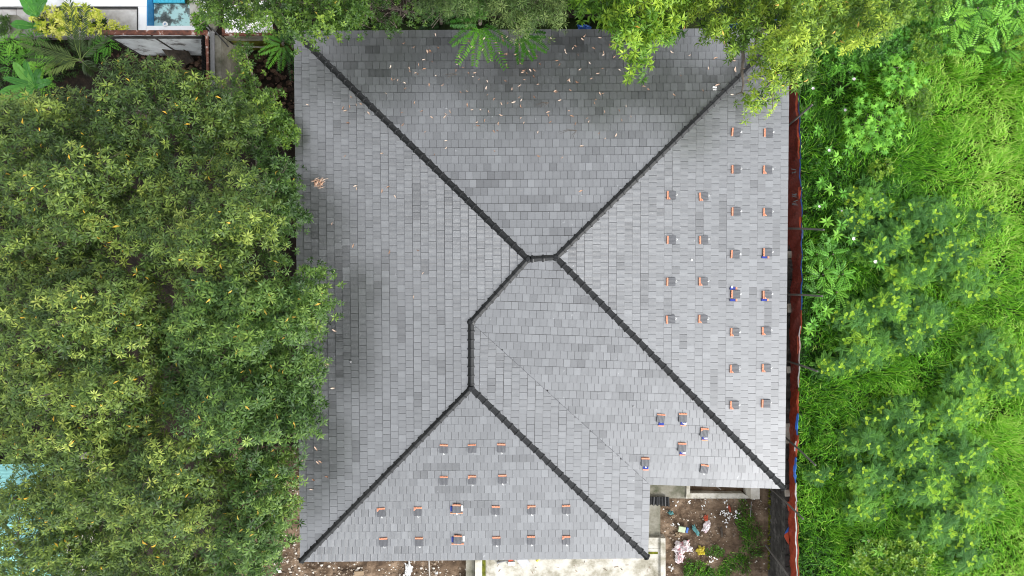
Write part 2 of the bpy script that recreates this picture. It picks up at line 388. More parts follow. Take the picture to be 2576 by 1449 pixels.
sheet('ground', M['groundgreen'], [(-400, -400), (400, -400), (400, 400), (-400, 400)], -.35)
sheet('orchard_floor', M['leafsoil'], (-32, -22, -8.2, 11.5), -.05, 60, .25)
sheet('yard_soil', M['soil'], (-13.5, -19.5, 12.6, -8.6), .0, 130, .22)
sheet('side_yard', M['leafsoil'], (-14.5, -8.6, -9.0, 12.9), .0, 60, .2)
sheet('back_lane', M['leafsoil'], (-14.0, 11.9, 13.4, 24), -.02, 60, .2)
sheet('meadow_soil', M['groundgreen'], (12.7, -26, 36, 26), -.03, 80, .25)

# ------------------------------------------------------------------ the house and its roof
ZE, ZA, ZB = 4.0, 5.07, 4.79
TL, TR, BR = P(741, 80, ZE), P(1984, 73, ZE), P(1972, 1228, ZE)
IC, BR2, BL = P(1634, 1217, ZE), P(1629, 1402, ZE), P(757, 1411, ZE)
A1, A2, B1, B2 = P(1328, 652, ZA), P(1398, 648, ZA), P(1185, 810, ZB), P(1185, 976, ZB)

house = empty('house', P(1330, 700, 0) , "large hipped house with light grey flat tiles and charcoal ridge caps", 'house')

# walls under the eaves
IN = .75
def inset(pts, d):
    out = []
    n = len(pts)
    for i in range(n):
        a, b, c = Vector(pts[i - 1][:2]), Vector(pts[i][:2]), Vector(pts[(i + 1) % n][:2])
        e1 = (b - a).normalized(); e2 = (c - b).normalized()
        n1 = Vector((e1.y, -e1.x)); n2 = Vector((e2.y, -e2.x))     # inward for clockwise outlines
        k = (n1 + n2); k = k / max(k.dot(n1), .2)
        out.append(b + k * d)
    return out
foot = [TL, TR, BR, IC, BR2, BL]
wl_o = inset(foot, IN); wl_i = inset(foot, IN + .2)
for i in range(6):
    j = (i + 1) % 6; mb = MB()
    mb.slab([wl_o[i], wl_o[j], wl_i[j], wl_i[i]], -.1, 3.72)
    w = mb.build('wall', M['plaster'], house)
mb = MB(); so = inset(foot, .03)
mb.slab([tuple(p) for p in so], 3.74, 3.78); mb.build('soffit', M['fascia'], house)
for i in range(6):
    j = (i + 1) % 6; a, b = foot[i], foot[j]; ii = inset(foot, .035)
    oo = inset(foot, .004); mb = MB()
    mb.slab([oo[i], oo[j], ii[j], ii[i]], 3.79, 3.935)
    mb.build('fascia', M['fascia'], house)

slopes = {
    'north': ([TL, TR, A2, A1], (TL, TR)),
    'west': ([TL, A1, B1, B2, BL], (BL, TL)),
    'east': ([TR, BR, A2], (TR, BR)),
    'south_main': ([A1, A2, BR, IC, B1], (BR, IC)),
    'east_wing': ([B1, IC, BR2, B2], (IC, BR2)),
    'south_wing': ([B2, BR2, BL], (BR2, BL)),
}
def clip(subject, quad):
    """subject (any simple polygon) clipped to a convex counter-clockwise quad"""
    out = list(subject)
    for i in range(len(quad)):
        a, b = quad[i], quad[(i + 1) % len(quad)]
        ex, ey = b[0] - a[0], b[1] - a[1]
        inp, out = out, []
        if not inp: return []
        for k in range(len(inp)):
            p, q = inp[k - 1], inp[k]
            sp = ex * (p[1] - a[1]) - ey * (p[0] - a[0]); sq = ex * (q[1] - a[1]) - ey * (q[0] - a[0])
            if (sp >= 0) != (sq >= 0):
                t = sp / (sp - sq); out.append((p[0] + (q[0] - p[0]) * t, p[1] + (q[1] - p[1]) * t))
            if sq >= 0: out.append(q)
    return out

TW, TE = .2975, .334
HOLES = {}          # slope name -> list of world xy points whose tile is missing

all_full = []; stuff_v, stuff_f, stuff_t, stuff_uv = [], [], [], []
frames = {}
def plane_frame(nm):
    poly, (ea, eb) = slopes[nm]
    P3 = np.array([list(p) for p in poly]); c = P3.mean(0)
    A = np.c_[P3[:, 0], P3[:, 1], np.ones(len(P3))]; co = np.linalg.lstsq(A, P3[:, 2], rcond=None)[0]
    nrm = Vector((-co[0], -co[1], 1)).normalized()
    e = (eb - ea); e = (e - nrm * e.dot(nrm)).normalized()
    up = nrm.cross(e)
    if up.z < 0: up = -up
    ex = up.cross(nrm)      # ex, up, nrm right handed
    o = Vector((ea.x, ea.y, co[0] * ea.x + co[1] * ea.y + co[2]))
    return o, ex, up, nrm
def tile_geo(poly, v0, gap=0):
    """prism over a polygon in (u, v): front edge proud, head low"""
    n = len(poly)
    top = [(p[0], p[1], .046 - .034 * (p[1] - v0) / TE) for p in poly]
    bot = [(p[0], p[1], -.012) for p in poly]
    return bot + top, [tuple(range(n, 2 * n))] + [(i, (i + 1) % n, n + (i + 1) % n, n + i) for i in range(n)]
gapu, gapv = .0048, .0075
full_quad = [(gapu, gapv), (TW - gapu, gapv), (TW - gapu, TE - gapv + .000), (gapu, TE - gapv + .000)]
proto_tiles = []
for k in range(10):
    V_, F_ = tile_geo(full_quad, 0)
    me = bpy.data.meshes.new('roof_tile'); me.from_pydata(V_, [], F_); me.update()
    t = [.52, .6, .66, .70, .74, .78, .84, .62, .35, .22][k]
    a = me.attributes.new('tone', 'FLOAT', 'POINT'); a.data.foreach_set('value', np.full(len(V_), t, np.float32))
    uvl = me.uv_layers.new(name='UVMap')
    for lp in me.loops: uvl.data[lp.index].uv = (V_[lp.vertex_index][0] + (k * .011), V_[lp.vertex_index][1])
    me.materials.append(M['tile']); proto_tiles.append(me)

centre = P(1360, 700, 5)
removed = []
for nm in slopes:
    o, ex, up, nrm = plane_frame(nm); frames[nm] = (o, ex, up, nrm)
    poly = slopes[nm][0]
    uvp = [((p - o).dot(ex), (p - o).dot(up)) for p in poly]
    area = sum(uvp[i - 1][0] * uvp[i][1] - uvp[i][0] * uvp[i - 1][1] for i in range(len(uvp)))
    umin, umax = min(p[0] for p in uvp), max(p[0] for p in uvp); vmax = max(p[1] for p in uvp); vmin = min(p[1] for p in uvp)
    holes = [((p - o).dot(ex), (p - o).dot(up)) for p in HOLES.get(nm, [])]
    row = 0; v = vmin - .01
    dark_run = 0
    ph = random.random()
    if holes:
        r0 = int((holes[0][1] - (vmin - .01)) // TE); hu = holes[0][0] - TW / 2 - (umin - TW * 2 + (TW * .5 if r0 % 2 else 0))
        ph = (hu / TW) % 1.0
    while v < vmax:
        u = umin - TW * 2 + (TW * .5 if row % 2 else 0) + ph * TW
        wob = .004 * math.sin(row * 1.7)
        while u < umax + TW:
            q = [(x + u, y + v + wob) for x, y in full_quad]
            c = clip(uvp, q)
            ar = abs(sum(c[i - 1][0] * c[i][1] - c[i][0] * c[i - 1][1] for i in range(len(c)))) / 2 if len(c) > 2 else 0
            if ar > .004:
                if dark_run > 0: dark_run -= 1
                elif random.random() < .030: dark_run = random.choice([1, 1, 2, 2, 3, 5])
                tt = min(1, max(0, random.gauss(.72, .09))) if dark_run == 0 else random.uniform(.25, .5)
                cu, cv = u + TW / 2, v + TE / 2
                gone = any(abs(h[0] - cu) < TW * .5 and abs(h[1] - cv) < TE * .5 for h in holes)
                if gone:
                    removed.append((nm, u, v, row))
                else:
                    full = ar > (TW - 2 * gapu) * TE * .97 and len(c) == 4
                    wpos = o + ex * cu + up * cv
                    rec = (nm, u, v + wob, tt, c, full)
                    if full: all_full.append(((wpos - centre).length, rec))
                    else: all_full.append((1e9, rec))
            u += TW
        v += TE; row += 1
all_full.sort(key=lambda r: r[0])
for k, (dd, (nm, u, v, tt, c, full)) in enumerate(all_full):
    o, ex, up, nrm = frames[nm]
    if k < 300:
        me = min(proto_tiles, key=lambda m_: abs(m_.attributes['tone'].data[0].value - tt))
        ob = bpy.data.objects.new('roof_tile', me); C.objects.link(ob); ob.parent = house
        ob.matrix_parent_inverse = Matrix.Translation(-house.location)
        mw = Matrix((ex, up, nrm)).transposed().to_4x4(); mw.translation = o + ex * u + up * v + nrm * .04
        ob.matrix_basis = mw
    else:
        V_, F_ = tile_geo(c, v)
        b = len(stuff_v); jit = random.gauss(0, .003)
        tz = .04 + jit
        for p in V_: stuff_v.append(tuple(o + ex * p[0] + up * p[1] + nrm * (p[2] + tz)))
        su = random.random() * .03 - u
        for f in F_:
            stuff_f.append(tuple(i + b for i in f)); stuff_uv += [(V_[i][0] + su, V_[i][1]) for i in f]
        stuff_t += [tt] * len(V_)
me = bpy.data.meshes.new('roof_tile'); me.from_pydata(stuff_v, [], stuff_f); me.update()
a = me.attributes.new('tone', 'FLOAT', 'POINT'); a.data.foreach_set('value', np.asarray(stuff_t, np.float32))
uvl = me.uv_layers.new(name='UVMap'); uvl.data.foreach_set('uv', np.asarray(stuff_uv, np.float32).ravel())
link('roof_tile', me, house, M['tile'], 'stuff')

# battened deck under the tiles, one panel per slope; blue foil shows through the open spots
for nm in slopes:
    o, ex, up, nrm = frames[nm]; mb = MB(); poly = slopes[nm][0]
    pp = [o + ex * (p - o).dot(ex) + up * (p - o).dot(up) for p in poly]
    cc = sum(pp, Vector()) / len(pp); pp = [p + (cc - p).normalized() * .02 for p in pp]
    mb.add([p - nrm * .01 for p in pp] + [p - nrm * .05 for p in pp], [tuple(range(len(pp)))] + [(i, (i + 1) % len(pp), len(pp) + (i + 1) % len(pp), len(pp) + i) for i in range(len(pp))])
    mb.build('roof_deck', M['wood'], house)
for nm, u, v, row in removed:
    o, ex, up, nrm = frames[nm]; mb = MB()
    q = lambda x, y, z: o + ex * (u + x) + up * (v + y) + nrm * z
    mb.hexa([q(.01, .05, -.006), q(TW - .01, .05, -.006), q(TW - .01, TE, -.006), q(.01, TE, -.006)], [q(.01, .05, .012), q(TW - .01, .05, .012), q(TW - .01, TE, .012), q(.01, TE, .012)])
    for s_ in (.07, .15, .22): mb.tube([q(s_, .05, .014), q(s_, TE, .014)], .012, 4)
    mb.build('underlay', M['blue'], house)
    mb = MB()
    mb.hexa([q(.01, -.035, .04), q(TW - .01, -.035, .04), q(TW - .01, .06, .04), q(.01, .06, .04)], [q(.01, -.035, .066), q(TW - .01, -.035, .066), q(TW - .01, .06, .06), q(.01, .06, .06)])
    mb.build('tile_head', M['terra'], house)

# ridge and hip caps
cap_proto = None
def cap_mesh(ln, w=.132, slope=.42):
    mb = MB()
    prof = [(-w, -.10), (-w * .94, -.066), (-.020, .050), (0, .054), (.020, .050), (w * .94, -.066), (w, -.10)]
    def ring(x, s, dz): return [(x, p[0] * s, p[1] * s + dz) for p in prof]
    st = [(0, 1.10, .014), (.02, 1.20, .030), (.065, 1.20, .030), (.085, 1.04, .010), (ln * .5, 1.0, .004), (ln + .03, .95, -.004)]
    V_ = [];
    for x, s, dz in st: V_ += ring(x, s, dz)
    n = len(prof); F_ = []
    for i in range(len(st) - 1):
        for k in range(n - 1): F_.append((i * n + k, (i + 1) * n + k, (i + 1) * n + k + 1, i * n + k + 1))
    F_.append(tuple(range(n))); F_.append(tuple(range(len(st) * n - 1, (len(st) - 1) * n - 1, -1)))
    mb.add(V_, [f[::-1] for f in F_]); me_ = mb.mesh('ridge_cap')
    return me_
CAPL = .375
cap_me = cap_mesh(CAPL); cap_me.materials.append(M['cap'])
def cap_line(a, b, start=.0, end=.0):
    d = b - a; L = d.length; d.normalize()
    n = max(1, round((L - start - end) / CAPL)); st = (L - start - end) / n
    side = Vector((0, 0, 1)).cross(d).normalized(); upv = d.cross(side)
    for i in range(n):
        ob = bpy.data.objects.new('ridge_cap', cap_me); C.objects.link(ob); ob.parent = house
        ob.matrix_parent_inverse = Matrix.Translation(-house.location)
        mw = Matrix((d, side, upv)).transposed().to_4x4()
        mw = mw @ Matrix.Diagonal((st / CAPL, 1, 1, 1)); mw.translation = a + d * (start + i * st) + Vector((0, 0, .125 + random.gauss(0, .002)))
        ob.matrix_basis = mw
cap_line(TL, A1, .02, .12); cap_line(TR, A2, .02, .12); cap_line(BR, A2, .0, .12)
cap_line(BL, B2, .0, .10); cap_line(BR2, B2, .0, .10)
cap_line(B1, A1, .05, .12); cap_line(B2, B1, .12, .04); cap_line(A1, A2, .13, .13)
for c_, dirs in ((A1, (TL, A2, B1)), (A2, (TR, BR, A1)), (B2, (BL, BR2, B1)), (B1, (A1, B2))):
    mb = MB(); r1, r2 = .17, .085; n = 8
    lo = [(c_.x + r1 * math.cos(k * math.pi / 4), c_.y + r1 * math.sin(k * math.pi / 4), c_.z + .06) for k in range(8)]
    hi = [(c_.x + r2 * math.cos(k * math.pi / 4), c_.y + r2 * math.sin(k * math.pi / 4), c_.z + .20) for k in range(8)]
    mb.add(lo + hi, [tuple(range(8, 16))] + [(k, (k + 1) % 8, 8 + (k + 1) % 8, 8 + k) for k in range(8)])
    jn = mb.build('junction_cap', M['cap'], house)
# valley groove
mb = MB(); dv = (IC - B1); sv = Vector((0, 0, 1)).cross(dv.normalized())
mb.add([B1 + sv * .007 + Vector((0, 0, .086)), B1 - sv * .007 + Vector((0, 0, .086)), IC - sv * .014 + Vector((0, 0, .082)), IC + sv * .014 + Vector((0, 0, .082))], [(0, 1, 2, 3)])
mb.build('valley_gutter', M['loose'], house)

# ------------------------------------------------------------------ loose tiles lying on the roof
def surf_pt(nm, dx, dy, lift=.0):
    o, ex, up, nrm = frames[nm]; z = 4.3
    for _ in range(4):
        p = P(dx, dy, z); z = o.z + (-(nrm.x * (p.x - o.x) + nrm.y * (p.y - o.y)) / nrm.z)
    p.z = z
    return p + nrm * lift
def loose_proto(kind):
    t = empty('loose_tile', (0, 0, 0))
    W_, L_ = .335, .385
    mb = MB(); z0 = .0
    pr = []
    for x in np.linspace(-W_ / 2, W_ / 2, 13):
        pr.append((x, .022 + (.004 if int(round((x / W_ + .5) * 12)) % 2 else 0)))
    V_ = []; y0, y1 = -.19, .11
    for y in (y0, y1):
        V_ += [(x, y, z + (.045 if y == y1 else .05)) for x, z in pr]
    n = 13; F_ = [(i, i + 1, n + i + 1, n + i) for i in range(n - 1)]
    b0 = [(-W_ / 2, y0, .02), (W_ / 2, y0, .02), (W_ / 2, y1, .02), (-W_ / 2, y1, .02)]
    V_ += b0; F_ += [(26, 27, 12) + tuple(range(11, -1, -1)), (27, 28, 25, 12), (29, 26, 0, 13), (28, 29) + tuple(range(13, 26))]
    mb.add(V_, F_)
    body = link('tile_body', mb.mesh('tile_body'), t, M['loose'])
    mb = MB(); lip = .068 if kind != 1 else .055
    mb.hexa([(-W_ / 2, y1, .015), (W_ / 2, y1, .015), (W_ / 2, y1 + lip, .015), (-W_ / 2, y1 + lip, .015)], [(-W_ / 2, y1, .060), (W_ / 2, y1, .060), (W_ / 2, y1 + lip, .056), (-W_ / 2, y1 + lip, .056)])
    for x in (-.1, .02, .12): mb.box((x, y1 + lip - .015, .066), (.035, .022, .02))
    if kind == 2:
        mb.hexa([(-W_ / 2, y1 - .07, .058), (-W_ / 2 + .03, y1 - .07, .058), (-W_ / 2 + .10, y1 + .0, .058), (-W_ / 2, y1, .058)], [(-W_ / 2, y1 - .07, .079), (-W_ / 2 + .02, y1 - .07, .079), (-W_ / 2 + .10, y1, .079), (-W_ / 2, y1, .079)])
    link('tile_head', mb.mesh('tile_head'), t, M['terra'])
    mb = MB(); hook = [(.0, -.18, .07), (.0, -.235, .075), (.03, -.26, .06), (.055, -.235, .055), (.05, -.21, .05)]
    if kind == 1: hook = [(.02, -.18, .07), (.02, -.205, .06), (.03, -.21, .05)]
    mb.tube(hook, .011, 5)
    link('wire_hook', mb.mesh('wire_hook'), t, M['white'])
    if kind == 0:
        mb = MB(); mb.hexa([(-W_ / 2 + .02, y0 - .012, .002), (W_ / 2 + .014, y0 - .012, .002), (W_ / 2 + .014, y1, .002), (-W_ / 2 + .02, y1, .002)], [(-W_ / 2 + .02, y0 - .012, .019), (W_ / 2 + .014, y0 - .012, .019), (W_ / 2 + .014, y1, .019), (-W_ / 2 + .02, y1, .019)])
        link('under_tile', mb.mesh('under_tile'), t, M['loose'])
    return t
slivers = []
protos = [loose_proto(k) for k in range(3)]
used_proto = [False] * 3
ordn = ['first', 'second', 'third', 'fourth', 'fifth', 'sixth', 'seventh', 'eighth']
items = []
def colspec(xs_ys, txt, nm, extra=None):
    for i, (x, y) in enumerate(xs_ys): items.append((x, y, nm, txt % ordn[i] if '%s' in txt else txt))
colspec([(1686, 492), (1686, 604), (1685, 709), (1684, 803)], 'orange-headed loose tile, %s from the top, short column beside the hip', 'east')
colspec([(1767, 495), (1767, 604), (1766, 708), (1765, 802)], 'orange-headed loose tile, %s from the top, short column farther from the hip', 'east')
colspec([(1848, 334), (1848, 427), (1848, 533), (1846, 640), (1846, 740), (1845, 835), (1844, 927), (1844, 1018)], 'orange-headed loose tile, %s from the top, long column farther from the tarp', 'east')
colspec([(1929, 335), (1927, 428), (1927, 534), (1926, 635), (1925, 741), (1924, 832), (1924, 925), (1923, 1014)], 'orange-headed loose tile, %s from the top, long column nearest the tarp', 'east')
for (x, y), tx in zip([(1661, 1046), (1716, 1045), (1770, 1082), (1714, 1119), (1622, 1156), (1770, 1173)],
        ['above a blue opening, upper left of the scattered six', 'above a blue opening, right of the highest pair', 'above a blue opening closest to the long hip', 'above a blue opening amid the scattered six', 'above an opening closest to the roof valley', 'lying crooked just above the porch eave']):
    items.append((x, y, 'south_main', 'orange-headed loose tile ' + tx))
colspec([(1117, 1123), (1188, 1122), (1261, 1121)], 'orange-headed loose tile, %s from the left, upper row of three', 'south_wing')
colspec([(1117, 1202), (1188, 1201), (1264, 1199)], 'orange-headed loose tile, %s from the left, lower row of three', 'south_wing')
colspec([(960, 1282), (1052, 1280), (1149, 1272), (1247, 1277), (1337, 1276), (1424, 1275)], 'orange-headed loose tile, %s from the left, upper row of six', 'south_wing')
colspec([(966, 1357), (1055, 1356), (1152, 1349), (1249, 1354), (1336, 1352), (1424, 1352)], 'orange-headed loose tile, %s from the left, row of six nearest the eave', 'south_wing')
for i, (x, y, nm, txt) in enumerate(items):
    o, ex, up, nrm = frames[nm]
    k = random.choice([0, 0, 1, 2]) if nm != 'east' else random.choice([0, 0, 2])
    if not used_proto[k]: t = protos[k]; used_proto[k] = True
    else: t = copy_tree(protos[k])
    on_hole = (x, y) in ((1846, 740), (1149, 1272), (1152, 1349), (1926, 635), (1925, 741))
    p = surf_pt(nm, x, y + (3 if nm != 'east' else 0), .078 + (.035 if on_hole else 0))
    if (x, y) == (1770, 1173): rot = R(-7)
    else: rot = R(random.gauss(0, 2.2))
    mw = Matrix((ex, up, nrm)).transposed().to_4x4() @ Matrix.Rotation(rot, 4, 'Z') @ Matrix.Rotation(R(random.uniform(-2.5, -.5)), 4, 'X')
    mw.translation = p
    t.matrix_basis = mw
    txt2 = txt
    if (x, y) in ((1149, 1272), (1152, 1349)): txt2 = txt.replace('orange-headed loose tile', 'loose tile beside blue and white')
    tag(t, txt2, 'roof tile', 'loose tiles laid out on the roof')
    t.name = 'loose_tile'
    def sliver(*args, t=t, mw=mw.copy()): slivers.append((t, mw, args))
    def sliver_now(t, mw, nm_, dx, dy, su, sv, z, mat, pname):
        o_, ex_, up_, n_ = frames[nm_]; mbs = MB(); mbs.box((0, 0, 0), (su, sv, .03)); mbs.box((0, 0, .018), (su * .3, sv * .94, .008)) if mat == 'blue' else None
        ob_ = link(pname, mbs.mesh(pname), None, M[mat]); ob_.parent = t; ob_.matrix_parent_inverse = mw.inverted()
        m_ = Matrix((ex_, up_, n_)).transposed().to_4x4(); m_.translation = surf_pt(nm_, dx, dy, z); ob_.matrix_basis = m_
    if nm == 'east':
        for (cx_, cy_, offs) in ((1926, 635, (12,)), (1925, 741, (13,)), (1846, 740, (14.5, -14.5)), (1767, 604, ())):
            if (x, y) == (cx_, cy_):
                for of in offs: sliver(nm, x - 6, y + of, .10, .23, .108, 'blue', 'blue_foil'); sliver(nm, x + 3.5, y + of, .10, .07, .109, 'terra', 'tile_edge')
    if nm == 'south_main' and (x, y) != (1770, 1173):
        sliver(nm, x + 1, y + 18, .22, .11, .108, 'blue', 'blue_foil'); sliver(nm, x + 1, y + 23, .24, .05, .109, 'terra', 'tile_edge')
    if (x, y) in ((1149, 1272), (1152, 1349)):
        sliver(nm, x - 13, y + 5, .085, .22, .108, 'blue', 'blue_foil'); sliver(nm, x + 0, y + 16, .52, .05, .109, 'terra', 'tile_edge')
for t_, mw_, args_ in slivers: sliver_now(t_, mw_, *args_)
# small white clips by the open spots
for n_, (nm, x, y, rz, lab) in enumerate([('south_wing', 1163, 1275, 90, 'small white block right of the blue opening in the upper row of six'), ('south_wing', 1167, 1351, 90, 'small white block right of the blue opening in the lowest row'),
        ('east', 1838, 722, 0, 'thin white strip above the upper blue opening near the red tarp side'), ('south_main', 1722, 1063, 0, 'white piece in the blue opening, upper right of the scattered six'),
        ('south_main', 1774, 1100, 0, 'white piece in the opening closest to the long hip'), ('south_main', 1720, 1137, 0, 'white piece in the blue opening in the middle of the scattered six')]):
    o, ex, up, nrm = frames[nm]; mb = MB(); 
    sz = (.085, .24, .035) if rz == 90 else (.1, .07, .03)
    mb.box((0, 0, 0), sz); mb.box((0, 0, sz[2] * .6), (sz[0] * .7, sz[1] * .8, .012))
    ob = mb.build('white_block', M['white']); mw = Matrix((ex, up, nrm)).transposed().to_4x4(); mw.translation = surf_pt(nm, x, y, 0.115)
    ob.matrix_basis = mw; tag(ob, lab, 'block', 'white blocks in the roof openings')
# vent pipe stubs and a white chip
for nm, x, y, lab in (('south_main', 1592, 1021, 'small round screw cap on the slope left of the long hip'), ('west', 884, 909, 'small round cap on the dark left slope'), ('east', 1738, 654, 'small pale pebble lying between the short columns of loose tiles')):
    o, ex, up, nrm = frames[nm]; mb = MB(); p = surf_pt(nm, x, y, .06); mb.tube([p, p + nrm * .03, p + nrm * .05], [.05, .05, .03], 8); tag(mb.build('pipe_cap', M['metal'] if nm != 'east' else M['white']), lab, 'cap')
p = surf_pt('north', 2000 + 0, 0, 0)
mb = MB(); p = surf_pt('north', 1796, 222, .09); mb.box(p, (.16, .06, .05), R(-5)); mb.box(p + Vector((0, -.1, 0)), (.15, .03, .03), R(-5), mi=1)
ob = mb.build('white_clip', [M['white'], M['terra']]); tag(ob, 'small white and orange fragment beside the upper right hip', 'fragment')

# ------------------------------------------------------------------ dead leaves on the roof
dl = []
for k in range(9):
    mb = MB(); n = 5; L_ = .26; V_ = []
    bend = random.uniform(-.9, .9); curl = random.uniform(.01, .05); w0 = random.uniform(.020, .034)
    for i in range(n):
        t = i / (n - 1) - .5; x = t * L_; y = bend * .22 * (t * t - .08); z = .012 + curl * (4 * t * t)
        w = w0 * math.sin(math.pi * (t + .5) * .9 + .12) + .004
        V_ += [(x, y - w, z + .012), (x, y, z), (x, y + w, z + .012)]
    F_ = []
    for i in range(n - 1):
        for j in range(2): F_.append((i * 3 + j, (i + 1) * 3 + j, (i + 1) * 3 + j + 1, i * 3 + j + 1))
    mb.add(V_, F_, [.15, .35, .5, .55, .6, .7, .8, .95, .45][k]); me_ = mb.mesh('dead_leaf'); me_.materials.append(M['deadleaf']); dl.append(me_)
rr = random.Random(3)
def put_leaf(x, y, sc=1.0, rot=None):
    for nm in ('north', 'west', 'east', 'south_main', 'east_wing', 'south_wing'):
        q = P(x, y, 4.5); poly = [(p.x, p.y) for p in slopes[nm][0]]
        if inpoly([(q.x, q.y)], poly)[0]: break
    else: return
    o, ex, up, nrm = frames[nm]
    ob = bpy.data.objects.new('dead_leaf', rr.choice(dl)); C.objects.link(ob)
    mw = Matrix((ex, up, nrm)).transposed().to_4x4() @ Matrix.Rotation(rr.uniform(0, 6.28) if rot is None else rot, 4, 'Z') @ Matrix.Diagonal((sc, sc * rr.choice([1, -1, 1.2]), sc, 1))
    mw.translation = surf_pt(nm, x, y, .082); ob.matrix_basis = mw
    tag(ob, 'curled tan dead leaf fallen on the grey roof tiles', 'dead leaf', 'dead leaves scattered on the roof')
cnt = 0
while cnt < 180:
    x = rr.gauss(1300, 190); y = 90 + abs(rr.gauss(60, 150))
    if not (790 < x < 1900 and 90 < y < 600): continue
    if y > 330 and rr.random() < .5: continue
    put_leaf(x, y, rr.uniform(.33, .66)); cnt += 1
for _ in range(26): put_leaf(rr.uniform(770, 1100), rr.uniform(150, 800), rr.uniform(.35, .7))
for _ in range(16): put_leaf(rr.uniform(1780, 1900), rr.uniform(95, 240), rr.uniform(.5, .9))
for _ in range(16): put_leaf(rr.uniform(765, 860), rr.uniform(800, 1250), rr.uniform(.6, .9))
mb = MB()
for _ in range(30):
    a_ = rr.uniform(0, 3.14); c_ = surf_pt('west', 808 + rr.gauss(0, 8), 460 + rr.gauss(0, 6), .1 + rr.random() * .05); d_ = Vector((math.cos(a_), math.sin(a_), rr.uniform(-.1, .1))) * rr.uniform(.08, .2)
    mb.tube([c_ - d_, c_ + Vector((rr.gauss(0, .02), rr.gauss(0, .02), .02)), c_ + d_], [.008, .012, .006], 4, rr.uniform(.2, .9))
tag(mb.build('leaf_pile', M['deadleaf']), 'small heap of brown dead leaves and twigs on the left slope', 'leaf pile')
for n_, (x, y, s_) in enumerate([(1450, 330, 1), (1380, 260, .7), (1150, 190, .6)]):
    mb = MB(); p = surf_pt('north', x, y, .09)
    for k in range(4):
        a_ = rr.uniform(2.5, 4.5); mb.tube([p, p + Vector((math.cos(a_) * .35, math.sin(a_) * .25, .02)) * s_, p + Vector((math.cos(a_ + .4) * .8, math.sin(a_ + .3) * .5, .0)) * s_], [.008, .006, .003], 4)
    tag(mb.build('fallen_twig', M['bark']), ['thin branched twig on the upper slope below the bright overhanging tree', 'thin twig among the dead leaves in the middle of the upper slope', 'thin twig on the upper slope near the left hip'][n_], 'twig')
# ------------------------------------------------------------------ trees
def limbs(parent, base, tops, r0=.22, fork=.45):
    """tapered trunk with limbs reaching towards the crown"""
    base = Vector(base); mb = MB()
    cen = sum((Vector(t) for t in tops), Vector()) / len(tops)
    h = cen.z - base.z
    j = base + Vector(((cen.x - base.x) * .35, (cen.y - base.y) * .35, h * fork))
    mb.tube([base - Vector((0, 0, .3)), base + Vector((.05, .02, h * .15)), j], [r0 * 1.3, r0, r0 * .8], 8)
    trunk = mb.build('trunk', M['bark'], parent)
    for t in tops:
        t = Vector(t); m_ = j.lerp(t, .5) + Vector((random.uniform(-.4, .4), random.uniform(-.4, .4), random.uniform(0, .5)))
        mb = MB(); mb.tube([j - Vector((0, 0, .1)), m_, t], [r0 * .5, r0 * .28, .02], 5); 
        for _ in range(2):
            e = t + Vector((random.uniform(-.8, .8), random.uniform(-.8, .8), random.uniform(-.4, .3)))
            mb.tube([m_.lerp(t, random.uniform(.3, .8)), e], [.03, .008], 4)
        mb.build('limb', M['bark'], trunk)
    return trunk

def crown_points(poly, ztop, clump_px, n_per, flat=.6, dome=None, seedpts=None, zn=1.0, keep=1.0, hang=.35):
    """clumps of rosettes filling a plan outline given in photo units"""
    poly = np.asarray(poly, float); x0, y0 = poly.min(0); x1, y1 = poly.max(0)
    gx, gy = np.meshgrid(np.arange(x0, x1, clump_px), np.arange(y0, y1, clump_px * .87))
    gx = gx + (np.arange(gx.shape[0]) % 2)[:, None] * clump_px * .5
    g = np.stack([gx.ravel(), gy.ravel()], 1) + rng.uniform(-.32, .32, (gx.size, 2)) * clump_px
    g = g[inpoly(g, poly)]
    g = g[rng.random(len(g)) < keep]
    cen = g.mean(0); rad = np.sqrt(((g - cen) ** 2).sum(1)).max() + 1
    d = np.sqrt(((g - cen) ** 2).sum(1)) / rad
    z = ztop + zn * (vnoise(g[:, 0] * .013, g[:, 1] * .013) - .5) * 1.4 + rng.uniform(-.5, .5, len(g)) * zn - (d ** 2) * (dome if dome is not None else 1.5)
    return g, z

